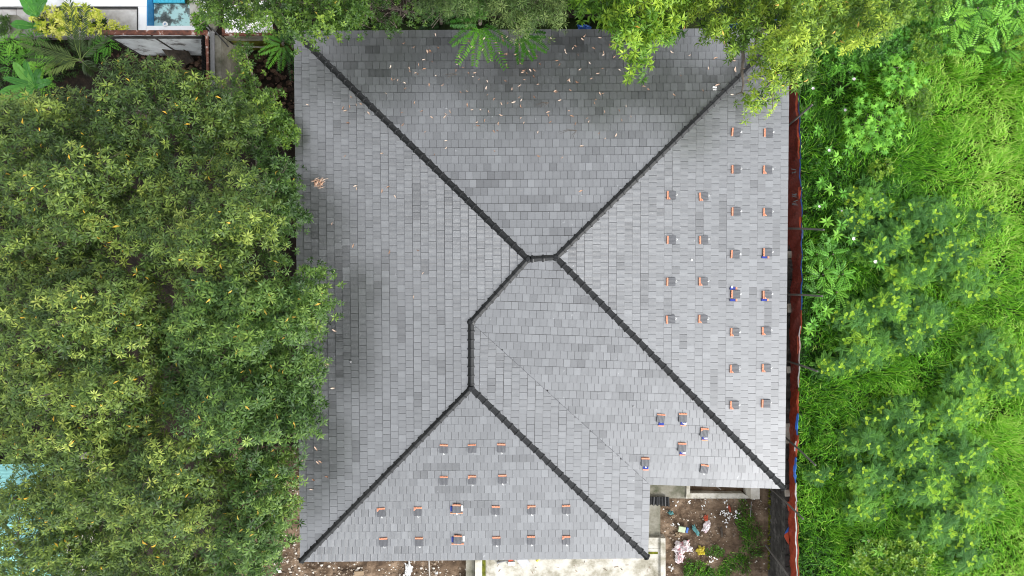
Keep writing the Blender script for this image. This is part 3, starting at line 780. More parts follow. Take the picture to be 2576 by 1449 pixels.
def tree(name, label, cat, poly, ztop, mat, clump=42, n_per=8, nl=10, L=.215, W=.056, tone=(.42, .10), lower=2, group=None, base=None, dome=1.6, rsc=.62, yellow=.012, zn=1.0, keep=1.0, el=(50, 98), seg_tops=6, nl_tj=.08, layers=1, droop=.2, maxreach=None, ax_mix=.75):
    g, z = crown_points(poly, ztop, clump, n_per, dome=dome, zn=zn, keep=keep)
    cc = PN(g, z)
    m = len(g)
    rad = clump * rsc * (CAM_Z - z) / FPX
    lv = Leaves()
    k = n_per
    az = rng.uniform(0, 6.28, (m, 1)) + np.arange(k)[None] * 2.399 + rng.normal(0, .25, (m, k)); ce = (np.arange(k)[None] + rng.random((m, k))) / k * 1.12 - .12; ce = np.clip(ce, -.15, 1)
    se = np.sqrt(1 - ce ** 2)
    dirs = np.stack([se * np.cos(az), se * np.sin(az), ce], -1)
    rr_ = rng.uniform(.72, 1.05, (m, k))
    c = cc[:, None] + dirs * (rad[:, None] * rr_)[..., None] * np.array([1, 1, .75])
    ax = dirs * ax_mix + np.array([0, 0, .75]) + rng.normal(0, .15, dirs.shape)
    tn = rng.normal(tone[0], tone[1], (m, 1)) + rng.normal(0, .11, (m, k))
    lv.rosettes(c.reshape(-1, 3), ax.reshape(-1, 3), nl, L, W, tone=tn.ravel(), yellow=yellow, el=el, tj=nl_tj, droop=droop)
    # sparser lower layer seen through the gaps
    for q_ in range(lower):
        c2 = c + rng.normal(0, .16, c.shape) - np.array([0, 0, .42 + .45 * q_]); sel = rng.random((m, k)) < .7
        lv.rosettes(c2[sel], (ax + rng.normal(0, .3, ax.shape))[sel], nl, L, W, tone=tn[sel], yellow=yellow * .5, el=el, droop=droop)
    if base is None: b = PN([g.mean(0)], 0)[0]; b = (b[0], b[1], 0)
    else: b = tuple(P(*base, 0))
    r = empty(name, b, label, cat, group)
    lv.build('crown', M[mat], r)
    idx = rng.choice(m, min(seg_tops, m), replace=False)
    cz = cc[idx] - np.array([0, 0, .3])
    limbs(r, b, [tuple(q) for q in cz], r0=.09 + .02 * (ztop))
    # twigs showing in the crown
    mb = MB()
    for i in range(m):
        if random.random() < .5: continue
        a_ = Vector(cc[i]) - Vector((0, 0, .6)); 
        for _ in range(2):
            q = Vector(c[i, random.randrange(k)]); mb.tube([a_, a_.lerp(q, .5) + Vector((0, 0, .05)), q], [.016, .011, .006], 3)
    if mb.v: mb.build('twigs', M['bark'], r, 'stuff')
    return r

# mango orchard, left of the house
tree('mango_tree', 'dense dark olive mango tree nearest the broken white wall', 'mango tree', [(105, 262), (150, 215), (210, 205), (290, 172), (330, 130), (375, 150), (460, 165), (530, 205), (560, 235), (640, 262), (660, 330), (600, 400), (420, 420), (230, 400), (110, 330)], 8.4, 'mango', tone=(.36, .08), group='mango trees of the orchard', yellow=.006)
tree('mango_tree', 'mango tree with yellowing leaves below the banana plants at the left border', 'mango tree', [(-60, 270), (60, 255), (120, 250), (210, 390), (330, 410), (350, 560), (230, 680), (40, 700), (-70, 640)], 10.0, 'mango', tone=(.48, .09), group='mango trees of the orchard', yellow=.006)
tree('mango_tree', 'olive mango tree in the middle of the upper orchard', 'mango tree', [(350, 400), (470, 400), (570, 410), (660, 440), (690, 520), (660, 640), (640, 700), (500, 720), (380, 700), (300, 640), (330, 540)], 10.4, 'mango', tone=(.46, .09), group='mango trees of the orchard', yellow=.005)
tree('mango_tree', 'large light olive mango tree on the left border above the dark cleft', 'mango tree', [(-60, 660), (60, 690), (230, 670), (370, 690), (400, 780), (430, 880), (420, 925), (250, 915), (90, 880), (-60, 900)], 10.4, 'mango', tone=(.50, .08), group='mango trees of the orchard', yellow=.006)
tree('mango_tree', 'greener mango tree whose upper lobe overhangs the roof edge', 'mango tree', [(500, 700), (640, 690), (670, 690), (720, 700), (760, 690), (780, 690), (792, 715), (782, 760), (786, 815), (760, 840), (745, 870), (690, 885), (560, 870), (430, 900), (380, 800)], 10.8, 'mango2', tone=(.44, .08), group='mango trees of the orchard', yellow=.006, dome=1.2, lower=5)
tree('mango_tree', 'dark green mango tree whose lower lobe overhangs the roof edge', 'mango tree', [(500, 890), (600, 880), (690, 890), (740, 905), (772, 935), (790, 990), (770, 1050), (745, 1095), (700, 1125), (560, 1120), (440, 1090), (400, 960), (420, 890)], 10.6, 'mango2', tone=(.38, .07), group='mango trees of the orchard', yellow=.006, dome=1.5, lower=5)
tree('mango_tree', 'light olive mango tree on the left border just above the turquoise roof', 'mango tree', [(-60, 925), (90, 895), (250, 915), (410, 930), (420, 1020), (360, 1120), (250, 1160), (120, 1165), (90, 1180), (10, 1150), (-60, 1160)], 10.4, 'mango', tone=(.52, .09), group='mango trees of the orchard', yellow=.006)
tree('mango_tree', 'olive mango tree in the middle of the lower orchard', 'mango tree', [(350, 1100), (440, 1090), (560, 1120), (600, 1200), (590, 1320), (480, 1390), (330, 1370), (200, 1300), (120, 1210), (160, 1160)], 10.0, 'mango', tone=(.48, .09), group='mango trees of the orchard', yellow=.004)
tree('mango_tree', 'green mango tree beside the stony strip below the red basket', 'mango tree', [(580, 1125), (690, 1120), (715, 1170), (700, 1230), (728, 1290), (712, 1340), (690, 1380), (660, 1400), (655, 1480), (560, 1500), (520, 1400), (590, 1300)], 9.6, 'mango2', tone=(.42, .08), group='mango trees of the orchard', yellow=.006, dome=1.0, lower=4)
tree('mango_tree', 'sparse pale mango tree with turquoise tin showing through, lower left corner', 'mango tree', [(-60, 1260), (40, 1245), (130, 1250), (230, 1330), (260, 1420), (240, 1520), (80, 1520), (-60, 1510)], 7.0, 'mango', tone=(.48, .08), group='mango trees of the orchard', keep=1.0, yellow=.004)
tree('mango_tree', 'thin mango tree at the left border between two patches of turquoise roof', 'mango tree', [(-60, 1190), (20, 1230), (75, 1190), (130, 1170), (200, 1220), (200, 1290), (130, 1300), (40, 1285), (-60, 1300)], 7.6, 'mango', tone=(.48, .08), group='mango trees of the orchard', keep=.95, yellow=.004)
tree('mango_tree', 'lower mango tree filling the corner below the sparse pale one', 'mango tree', [(70, 1200), (230, 1180), (330, 1250), (330, 1400), (250, 1500), (100, 1500), (60, 1400), (110, 1300)], 6.4, 'mango', tone=(.42, .08), group='mango trees of the orchard', yellow=.004)
tree('mango_tree', 'mango tree at the bottom edge between the pale corner tree and the stony strip', 'mango tree', [(250, 1380), (400, 1390), (540, 1390), (560, 1500), (400, 1530), (250, 1520)], 6.8, 'mango', tone=(.42, .08), group='mango trees of the orchard', yellow=.006)
tree('mango_tree', 'shaded mango tree between the upper orchard and the roof', 'mango tree', [(640, 330), (690, 400), (735, 440), (742, 500), (735, 580), (690, 640), (690, 690), (650, 660), (660, 560), (670, 460), (630, 390)], 7.0, 'mango2', tone=(.28, .07), group='mango trees of the orchard', dome=.6, yellow=.003, lower=4)

# smaller trees round the back yard
tree('almond_tree', 'light green tree with small whorled leaves in the dirt back yard', 'tree', [(578, 130), (600, 112), (640, 100), (652, 150), (640, 200), (690, 250), (735, 300), (742, 350), (700, 370), (640, 350), (590, 300), (572, 230), (600, 190), (575, 165)], 5.2, 'mid', clump=27, n_per=8, nl=9, L=.15, W=.06, tone=(.56, .10), yellow=.003, dome=.8, keep=.8)
tree('almond_tree', 'broad tree with glossy whorled leaves over the tin roof and upper left eave', 'tree', [(500, -40), (560, -40), (760, -60), (900, -50), (930, -20), (905, 20), (880, 45), (840, 60), (800, 70), (780, 95), (750, 80), (715, 92), (680, 55), (640, 70), (600, 50), (560, 60), (520, 45), (505, 10)], 9.5, 'mid', clump=32, n_per=8, nl=9, L=.15, W=.062, tone=(.52, .10), yellow=.004, dome=.8, keep=.86)
tree('almond_tree', 'loose tree with whorled leaves and bare twigs behind the upper eave', 'tree', [(840, -40), (1010, -50), (1075, -20), (1060, 30), (1000, 60), (930, 66), (880, 60), (850, 30)], 7.0, 'mid', clump=30, n_per=7, nl=9, L=.16, W=.05, tone=(.42, .10), yellow=.004, dome=.8, keep=.7)
tree('willow_leaved_tree', 'grey green tree with fine narrow leaves hanging over the middle of the upper eave', 'tree', [(1010, -50), (1200, -60), (1420, -50), (1440, 10), (1400, 45), (1345, 60), (1325, 100), (1295, 110), (1275, 60), (1240, 20), (1150, 12), (1100, 24), (1050, 10)], 10.2, 'greygreen', clump=36, n_per=12, nl=11, L=.20, W=.022, tone=(.52, .12), yellow=.0, dome=.6, keep=.9, el=(30, 110), droop=.35)
tree('mango_tree', 'bright yellow green mango tree reaching over the middle right of the upper eave', 'mango tree', [(1455, -50), (1700, -60), (1725, 0), (1700, 40), (1712, 85), (1690, 110), (1690, 140), (1650, 150), (1620, 175), (1595, 170), (1580, 130), (1545, 100), (1560, 70), (1490, 55), (1460, 20)], 10.0, 'bright', clump=36, n_per=6, nl=11, L=.25, W=.066, tone=(.50, .12), yellow=.002, dome=1.0, group='bright mango trees behind the house', keep=.95)
tree('mango_tree', 'yellow olive mango tree over the upper right roof corner', 'mango tree', [(1690, -50), (2010, -60), (2290, -50), (2280, 60), (2200, 90), (2130, 130), (2035, 100), (2028, 165), (2035, 215), (1985, 222), (1950, 255), (1900, 266), (1880, 252), (1850, 243), (1885, 225), (1948, 190), (1922, 130), (1835, 145), (1825, 105), (1850, 85), (1790, 70), (1740, 45), (1700, 20)], 10.0, 'olive', clump=32, n_per=6, nl=10, L=.21, W=.052, tone=(.56, .12), yellow=.006, dome=.8, group='bright mango trees behind the house', keep=.86, base=(2010, 90))
tree('shade_tree', 'dark low tree in the gap behind the upper eave', 'tree', [(1400, -60), (1480, -60), (1500, 30), (1560, 60), (1720, 66), (1860, 64), (1860, 20), (1720, -60), (1480, -70)], 2.6, 'dark', clump=34, n_per=8, nl=8, L=.22, W=.05, tone=(.5, .15), yellow=0, dome=.3, keep=.7)
for i, (x0, x1, h, lab) in enumerate([(560, 900, 13.0, 'added unseen tall dark tree north of the tin roof, beyond the top border'), (930, 1080, 11.5, 'added unseen slender dark tree north of the bare brush, beyond the top border'), (1240, 1480, 13.5, 'added unseen tall dark tree north of the willow-leaved tree, beyond the top border'), (1500, 1950, 13.5, 'added unseen broad tall dark tree north of the bright mango tree, beyond the top border')]):  # unseen trees, added to shade the upper roof slope and reflect in it
    tree('shade_tree', lab, 'tree', [(x0, -330), (x1, -330), (x1, -130), (x0, -130)], h, 'dark', clump=70, n_per=9, nl=8, L=.5, W=.16, tone=(.5, .15), yellow=0, dome=1.5, seg_tops=4)
for i, (x0, x1, h, lab) in enumerate([(520, 1000, 12.5, 'added unseen dark tree at the left, behind the tall trees'), (1050, 1500, 13.5, 'added unseen dark tree in the middle, behind the tall trees'), (1550, 2050, 13.0, 'added unseen dark tree at the right, behind the tall trees')]):  # more unseen trees, added to fill the bright gap in the roof reflection
    tree('shade_tree', lab, 'tree', [(x0, -760), (x1, -760), (x1, -340), (x0, -340)], h, 'dark', clump=95, n_per=9, nl=7, L=.8, W=.26, tone=(.5, .15), yellow=0, dome=1.0, seg_tops=4, lower=1)
mb = MB(); b0 = P(1868, 118, 9.0)
mb.tube([b0, P(1870, 150, 8.9), P(1866, 178, 8.7), P(1870, 210, 8.5), P(1866, 232, 8.3), P(1884, 246, 8.2)], [.07, .06, .055, .04, .03, .015], 6)
mb.tube([P(1866, 232, 8.3), P(1848, 240, 8.2)], [.025, .01], 5); mb.tube([P(1868, 118, 9.0), P(1880, 80, 9.0), P(1862, 50, 9.0)], [.06, .05, .03], 6)
mb.tube([P(1880, 80, 9.0), P(1915, 60, 9.0)], [.035, .02], 5)
par = [o for o in C.objects if o.get('label', '').startswith('yellow olive mango')][0]
mb.build('bare_branch', M['bark'], par)
mb = MB()
for _ in range(70):
    x, y = random.uniform(880, 1120), random.uniform(-5, 66); p = P(x, y, random.uniform(2, 4)); a_ = random.uniform(-.5, 3.6)
    q = p + Vector((math.cos(a_), math.sin(a_), .2)) * random.uniform(.4, 1.1)
    mb.tube([p, p.lerp(q, .5) + Vector((random.gauss(0, .06), random.gauss(0, .06), .05)), q], [.014, .010, .004], 4)
tag(mb.build('dry_brush', M['bark'], None, 'stuff'), 'tangle of bare grey twigs behind the upper eave', 'brush')

# ------------------------------------------------------------------ bushes of the meadow
def feathery(x, y, rx, ry, h, label, n=60, tone=.42, tip=.35, group='feathery bushes in the meadow'):
    c0 = P(x, y, 0)
    g = rng.normal(0, .62, (n * 4, 2)); g = g[(g ** 2).sum(1) < 1.4][:n]; n = len(g)
    d = np.sqrt((g ** 2).sum(1))
    z = .75 * h * (1 - .6 * d ** 2) * rng.uniform(.6, 1.1, n)
    px = np.stack([x + g[:, 0] * rx, y + g[:, 1] * ry], 1)
    c = PN(px, z)
    lv = Leaves(); k = 6
    az = rng.uniform(0, 6.28, (n, 1)) + np.arange(k)[None] * 1.05 + rng.normal(0, .2, (n, k)); e = rng.normal(.25, .2, (n, k))
    dd = np.stack([np.cos(az) * np.cos(e), np.sin(az) * np.cos(e), np.sin(e)], -1)
    tn = np.repeat(rng.normal(tone, .13, n)[:, None], k, 1)
    up = np.tile([[0, 0, 1.0]], (n * k, 1))
    lv.fronds(np.repeat(c[:, None], k, 1).reshape(-1, 3), dd.reshape(-1, 3), up, rng.uniform(.24, .40, n * k), 9, .085, .034, tn.ravel(), droop=.3, ang=65)
    s = rng.random(n) < tip * .8; m = s.sum()
    if m:
        cT = c[s] + np.array([0, 0, .14]); az = rng.uniform(0, 6.28, (m, 4)); dd = np.stack([np.cos(az) * .75, np.sin(az) * .75, np.full_like(az, .5)], -1)
        lv.fronds(np.repeat(cT[:, None], 4, 1).reshape(-1, 3), dd.reshape(-1, 3), np.tile([[0, 0, 1.0]], (m * 4, 1)), rng.uniform(.11, .21, m * 4), 7, .06, .032, rng.normal(.84, .12, m * 4), droop=.15, ang=55)
    r = empty('feathery_bush', c0, label, 'bush', group)
    lv.build('foliage', M['leuc'], r)
    mb = MB()
    for i in range(0, n, 3):
        p = Vector(c[i]); b_ = c0 + Vector(((p.x - c0.x) * .3, (p.y - c0.y) * .3, 0))
        mb.tube([b_, b_.lerp(p, .5) + Vector((0, 0, .15)), p], [.018, .012, .006], 4)
    mb.build('stem', M['bark'], r)
    return r
FB = [
 (2195, 505, 70, 55, 1.1, 'feathery bush south of the lobed-leaf plants, topmost of the meadow bushes', 50, .5),
 (2330, 545, 90, 60, 1.3, 'blue green feathery bush in the upper middle of the meadow', 70, .4),
 (2230, 610, 90, 55, 1.5, 'feathery bush just below the upper middle one', 80, .4),
 (2380, 640, 80, 65, 1.5, 'feathery bush on the right of the upper meadow cluster', 75, .42),
 (2470, 560, 55, 50, .9, 'small thin feathery bush at the right of the upper meadow', 22, .35),
 (2140, 560, 50, 40, 1.1, 'feathery bush close to the star-leaved weeds', 36, .45),
 (2290, 690, 70, 40, 1.3, 'feathery bush at the lower end of the upper meadow cluster', 55, .5),
 (2440, 715, 65, 45, 1.2, 'loose feathery bush right of the upper cluster, lower end', 42, .45),
 (2150, 800, 65, 50, 1.3, 'feathery bush left in the middle meadow cluster', 60, .42),
 (2240, 770, 75, 55, 1.5, 'feathery bush in the heart of the middle meadow cluster', 80, .45),
 (2330, 790, 60, 50, 1.3, 'feathery bush right in the middle meadow cluster', 55, .42),
 (2180, 870, 80, 55, 1.4, 'feathery bush at the foot of the middle cluster', 75, .5),
 (2280, 850, 60, 40, 1.3, 'yellow tipped feathery bush below the middle cluster', 50, .4),
 (2100, 915, 50, 35, 1.0, 'low feathery bush near the tarp fence, mid height', 30, .42),
 (2480, 880, 70, 50, 1.3, 'feathery bush at the right border, middle of the meadow', 60, .45),
 (2545, 940, 60, 60, 1.5, 'feathery bush touching the right border', 60, .5),
 (2420, 960, 60, 45, 1.2, 'feathery bush left of the right border cluster', 48, .45),
 (2270, 1050, 80, 50, 1.4, 'feathery bush at the top of the lower meadow cluster', 75, .42),
 (2400, 1040, 80, 55, 1.5, 'yellow tipped feathery bush upper right in the lower cluster', 75, .55),
 (2180, 1110, 70, 60, 1.3, 'feathery bush left in the lower meadow cluster', 65, .40),
 (2300, 1130, 85, 60, 1.6, 'large feathery bush in the heart of the lower cluster', 90, .42),
 (2420, 1150, 70, 60, 1.4, 'feathery bush right in the lower meadow cluster', 60, .42),
 (2190, 1200, 70, 50, 1.4, 'feathery bush lower left in the lower cluster', 60, .42),
 (2330, 1230, 90, 55, 1.5, 'feathery bush at the lower middle of the lower cluster', 85, .45),
 (2170, 1275, 60, 45, 1.2, 'feathery bush left above the broad-leaved shrub', 48, .45),
 (2450, 1260, 70, 55, 1.3, 'pale feathery bush at the lower right of the meadow', 55, .5),
 (2350, 1330, 90, 50, 1.4, 'feathery bush above the broad-leaved shrub at the bottom border', 75, .45),
 (2060, 1190, 42, 26, .8, 'small lone feathery bush in the grass right of the tarp', 16, .42),
 (2430, 1400, 60, 50, 1.1, 'thin feathery bush at the bottom border', 36, .42),
]
for x, y, rx, ry, h, lab, n, tn in FB: feathery(x, y, rx, ry, h, lab, int(n * 1.25), tn)

def leafy(name, label, cat, poly, ztop, mat, n, nl, L, W, tone=(.5, .1), group=None, el=(35, 95), yellow=0, zvar=.8, arch=.1, droop=.15):
    poly_ = np.asarray(poly, float); x0, y0 = poly_.min(0); x1, y1 = poly_.max(0)
    g = np.stack([rng.uniform(x0, x1, n * 3), rng.uniform(y0, y1, n * 3)], 1); g = g[inpoly(g, poly_)][:n]
    z = ztop - rng.random(len(g)) ** 1.5 * zvar - .4 * vnoise(g[:, 0] * .04, g[:, 1] * .04)
    c = PN(g, z); lv = Leaves(); ax = rng.normal(0, .35, (len(g), 3)); ax[:, 2] = 1
    lv.rosettes(c, ax, nl, L, W, tone=rng.normal(tone[0], tone[1], len(g)), el=el, yellow=yellow, arch=arch, droop=droop)
    b = PN([g.mean(0)], 0)[0]; r = empty(name, tuple(b), label, cat, group); lv.build('foliage', M[mat], r)
    mb = MB()
    for i in range(0, len(g), max(1, len(g) // 14)):
        p = Vector(c[i]); q = Vector((b[0] + (p.x - b[0]) * .4, b[1] + (p.y - b[1]) * .4, -.1)); mb.tube([q, q.lerp(p, .6), p], [.03, .02, .008], 4)
    mb.build('stem', M['bark'], r)
    return r
leafy('hedge', 'green shrub mass in the upper right corner behind the bright trees', 'shrub', [(2030, 90), (2250, 60), (2420, -30), (2620, -40), (2620, 160), (2420, 130), (2250, 150), (2150, 190), (2060, 150)], 1.3, 'lobed', 900, 9, .20, .06, (.32, .20))
leafy('shrub', 'mid green shrub with small leaves below the olive tree', 'shrub', [(2080, 70), (2200, 50), (2280, 60), (2300, 120), (2240, 150), (2160, 150), (2090, 120)], 2.0, 'lobed', 320, 8, .13, .06, (.25, .14), zvar=1.2)
leafy('shrub', 'yellow green small-leaved shrub right above the lobed-leaf plants', 'shrub', [(2285, 60), (2370, 80), (2375, 150), (2330, 165), (2290, 150)], 1.6, 'bright', 170, 8, .12, .055, (.45, .12))
leafy('shrub', 'bright small-leaved shrub at the right border under the long-leaved plants', 'shrub', [(2520, 95), (2620, 90), (2620, 170), (2560, 175), (2525, 150)], 1.6, 'bright', 170, 8, .13, .06, (.55, .1))
leafy('shrub', 'light green tree-like shrub at the top border right of the olive tree', 'shrub', [(2290, -40), (2400, -40), (2390, 30), (2330, 55), (2290, 50), (2270, 20)], 3.0, 'bright', 190, 8, .15, .05, (.35, .14))
leafy('shrub', 'small yellow green shrub at the right of the lobed-leaf plants', 'shrub', [(2280, 225), (2330, 215), (2350, 250), (2345, 300), (2300, 310), (2275, 280)], 1.3, 'bright', 120, 8, .13, .05, (.38, .14))
leafy('shrub', 'small round-leaved bright shrub below the lobed-leaf plants', 'shrub', [(2190, 405), (2240, 400), (2245, 440), (2200, 455), (2180, 430)], .9, 'bright', 60, 7, .14, .08, (.50, .12))
leafy('shrub', 'broad-leaved bright shrub at the bottom border right of the lower meadow', 'shrub', [(2150, 1375), (2200, 1352), (2300, 1362), (2350, 1390), (2350, 1480), (2180, 1480), (2140, 1420)], 1.3, 'bright', 230, 8, .20, .095, (.50, .16), arch=.16)
leafy('shrub', 'leafy vine with roundish leaves scrambling beside the upper tarp fence', 'shrub', [(2030, 330), (2090, 320), (2140, 380), (2120, 470), (2050, 470), (2020, 400)], .6, 'lobed', 120, 7, .13, .07, (.2, .12), zvar=.5)

def pinnate(name, label, x, y, h, nf, fl, mat='lobed', pairs=11, ll=.20, lw=.075, tone=.5, group=None, cat='shrub', e0=.3, jit=.2):
    """plant with large pinnate leaves, every leaf a part"""
    c0 = P(x, y, 0); r = empty(name, c0, label, cat, group)
    top = P(x, y, h); mb = MB(); mb.tube([c0, c0.lerp(top, .5), top], [.05, .04, .025], 6); mb.build('stem', M['bark'], r)
    for i in range(nf):
        a_ = i * 2.4 + random.uniform(-jit, jit); e = e0 + random.uniform(-.15, .35) - jit * random.random() * .5; lv = Leaves()
        zt = h - .35 * (nf - i) / nf
        of_ = .05 + jit * random.random() * .5; o = np.array([[top.x + math.cos(a_ + 1) * of_, top.y + math.sin(a_ + 1) * of_, zt]]); d = np.array([[math.cos(a_) * math.cos(e), math.sin(a_) * math.cos(e), math.sin(e)]])
        lv.fronds(o, d, np.array([[0, 0, 1.0]]), fl * random.uniform(.8, 1.15), pairs, ll, lw, min(1, max(0, random.gauss(tone, .12))), droop=.4, ang=62)
        lv.build('frond', M[mat], r)
for i, (x, y, h, nf, fl, tn, lab) in enumerate([
    (2402, 52, 2.4, 9, 1.0, .85, 'bright pinnate-leaved plant left of the pair near the top right corner'),
    (2450, 125, 2.0, 8, .9, .7, 'pinnate-leaved plant below the bright pair near the top right corner'),
    (2460, 20, 2.4, 8, 1.0, .45, 'darker pinnate-leaved plant at the top border'),
    (2510, 60, 2.6, 9, 1.0, .62, 'pinnate-leaved plant between the top border and the right border'),
    (2560, 30, 2.6, 9, 1.0, .7, 'pinnate-leaved plant in the very top right corner'),
    (2530, 130, 1.6, 8, .9, .5, 'pinnate-leaved plant above the bright shrub on the right border'),
    (2350, 30, 1.8, 8, .8, .3, 'dark pinnate-leaved plant in the shrub mass at the top'),
    (2120, 160, 1.2, 7, .8, .25, 'dark fern-like plant at the foot of the olive tree, left one'),
    (2165, 150, 1.2, 7, .8, .3, 'dark fern-like plant at the foot of the olive tree, right one')]):
    pinnate('pinnate_plant', lab, x, y, h, nf, fl * .8, tone=min(1, tn + .1), group='pinnate-leaved plants in the upper right', ll=.19, lw=.062, e0=.45, jit=.5, pairs=9)
for i, (x, y, h, lab) in enumerate([(2055, 640, 1.0, 'upper left one'), (2095, 640, 1.3, 'upper right one'), (2070, 690, 1.2, 'middle one'), (2120, 690, 1.2, 'right one'), (2060, 735, 1.0, 'lowest left one'), (2105, 735, 1.1, 'lowest right one')]):
    pinnate('pinnate_plant', 'small-leafleted green plant beside the tarp fence at mid height, ' + lab, x, y, h, 11, .62, tone=[.45, .3, .55, .5, .25, .6][i], pairs=8, ll=.11, lw=.075, group='pinnate plants beside the tarp', e0=.45)

# plants with lobed leaves, each leaf a part
def lobed_mesh(tn):
    mb = MB(); V_ = [(0, 0, .02)]; nl_ = 7
    for i in range(nl_):
        a_ = R(-125 + 250 * i / (nl_ - 1)) + math.pi / 2; l = [.15, .2, .23, .25, .23, .2, .15][i]
        V_ += [(math.cos(a_ - .14) * l * .62, math.sin(a_ - .14) * l * .62, .0), (math.cos(a_) * l, math.sin(a_) * l, -.035), (math.cos(a_ + .14) * l * .62, math.sin(a_ + .14) * l * .62, .0)]
        if i < nl_ - 1:
            b_ = a_ + R(250 / (nl_ - 1) / 2); V_.append((math.cos(b_) * .09, math.sin(b_) * .09, .012))
    n = len(V_); mb.add(V_, [(0, i, i + 1) for i in range(1, n - 1)], tn); me_ = mb.mesh('leaf'); me_.materials.append(M['lobed']); return me_
lob = [lobed_mesh(t) for t in (.4, .55, .7, .85)]
for lab, poly, h, n in (('upper clump of tall plants with large lobed pale green leaves', [(2206, 140), (2290, 138), (2310, 170), (2328, 205), (2305, 236), (2250, 240), (2205, 215), (2215, 180)], 1.7, 80),
                        ('lower clump of tall plants with large lobed pale green leaves', [(2150, 245), (2240, 235), (2275, 290), (2265, 345), (2225, 385), (2160, 375), (2120, 340), (2135, 290)], 1.6, 120)):
    poly_ = np.asarray(poly, float); b = poly_.mean(0); c0 = P(b[0], b[1], 0); r = empty('lobed_leaf_plant', c0, lab, 'plant', 'lobed-leaf plants in the meadow')
    k = 0
    while k < n:
        x, y = random.uniform(poly_[:, 0].min(), poly_[:, 0].max()), random.uniform(poly_[:, 1].min(), poly_[:, 1].max())
        if not inpoly([(x, y)], poly)[0]: continue
        ob = bpy.data.objects.new('leaf', random.choice(lob)); C.objects.link(ob); ob.parent = r; ob.matrix_parent_inverse = Matrix.Translation(-c0)
        p = P(x, y, h - random.random() * .5); out = Vector((p.x - c0.x, p.y - c0.y, 0))
        mw = Matrix.Translation(p) @ Matrix.Rotation(random.uniform(0, 6.28), 4, 'Z') @ Matrix.Rotation(random.gauss(0, .3), 4, 'X') @ Matrix.Rotation(random.gauss(0, .3), 4, 'Y') @ Matrix.Scale(random.uniform(.8, 1.35), 4)
        ob.matrix_basis = mw; k += 1
    mb = MB()
    for _ in range(14): q = P(*(b + rng.normal(0, 25, 2)), h - .4); mb.tube([c0 + Vector((random.gauss(0, .3), random.gauss(0, .3), 0)), q], [.03, .012], 5)
    mb.build('stem', M['bark'], r)
    
# star-leaved weeds
def weed_proto(flower, tn):
    t = empty('star_weed', (0, 0, 0)); lv = Leaves()
    lv.rosettes(np.array([[0, 0, .55], [0.02, 0, .40]]), np.array([[.05, 0, 1.0], [-.05, .02, 1.0]]), 8, .30, .085, tone=tn, el=(55, 85), yellow=0, arch=.1, droop=.12, tj=.05)
    link('leaf_whorl', lv.mesh('leaf_whorl'), t, M['lobed'])
    mb = MB(); mb.tube([(0, 0, -.1), (0, .01, .6)], [.014, .010], 5); link('stem', mb.mesh('stem'), t, M['bark'])
    if flower:
        mb = MB()
        for i in range(6):
            a_ = i * 1.05; c_ = Vector((math.cos(a_) * .05, math.sin(a_) * .05, .68)); s_ = Vector((-math.sin(a_), math.cos(a_), 0)) * .025
            mb.add([Vector((0, 0, .66)), c_ + s_, c_ * 1.0 + Vector((math.cos(a_) * .03, math.sin(a_) * .03, .02)), c_ - s_], [(0, 1, 2, 3)])
        mb.rock((0, 0, .70), .028); link('flower', mb.mesh('flower'), t, M['flower'])
    return t
wp = [weed_proto(False, .55), weed_proto(False, .85), weed_proto(True, .4)]; wu = [False] * 3
weeds = [(2130, 218, 2), (2095, 235, 0), (2150, 222, 0), (2035, 240, 2), (2070, 262, 1), (2112, 285, 2), (2118, 310, 1), (2040, 330, 0), (2070, 382, 2), (2080, 400, 1), (2110, 375, 0), (2025, 300, 0),
         (2050, 470, 0), (2072, 480, 1), (2100, 488, 0), (2045, 520, 2), (2060, 515, 0), (2100, 530, 2), (2120, 528, 1), (2095, 545, 0), (2070, 560, 1), (2090, 568, 0), (2060, 595, 0), (2090, 592, 1), (2120, 600, 2), (2075, 610, 0),
         (2180, 655, 2), (2190, 665, 0), (2040, 775, 0), (2050, 762, 1), (2065, 780, 1), (2055, 792, 0), (2080, 770, 0), (2020, 830, 1), (2030, 805, 0), (2022, 855, 0), (2165, 1345, 2), (2158, 1385, 2), (2145, 1390, 1), (2185, 1370, 1), (2210, 1390, 0), (2130, 1400, 0), (2155, 488, 0), (2170, 500, 2)]
for x, y, k in weeds:
    if not wu[k]: t = wp[k]; wu[k] = True
    else: t = copy_tree(wp[k])
    z = .1; t.location = P(x, y, z); t.rotation_euler = (random.gauss(0, .12), random.gauss(0, .12), random.uniform(0, 6.28)); s_ = random.uniform(.8, 1.25); t.scale = (s_, s_, s_)
    tag(t, 'star-leaved weed with a white flower at its tip, growing in the meadow' if k == 2 else ('pale yellow green star-leaved weed in the meadow' if k == 1 else 'mid green star-leaved weed in the meadow'), 'weed', ['green star-leaved weeds', 'pale star-leaved weeds', 'flowering star-leaved weeds'][k])
    t.name = 'star_weed'

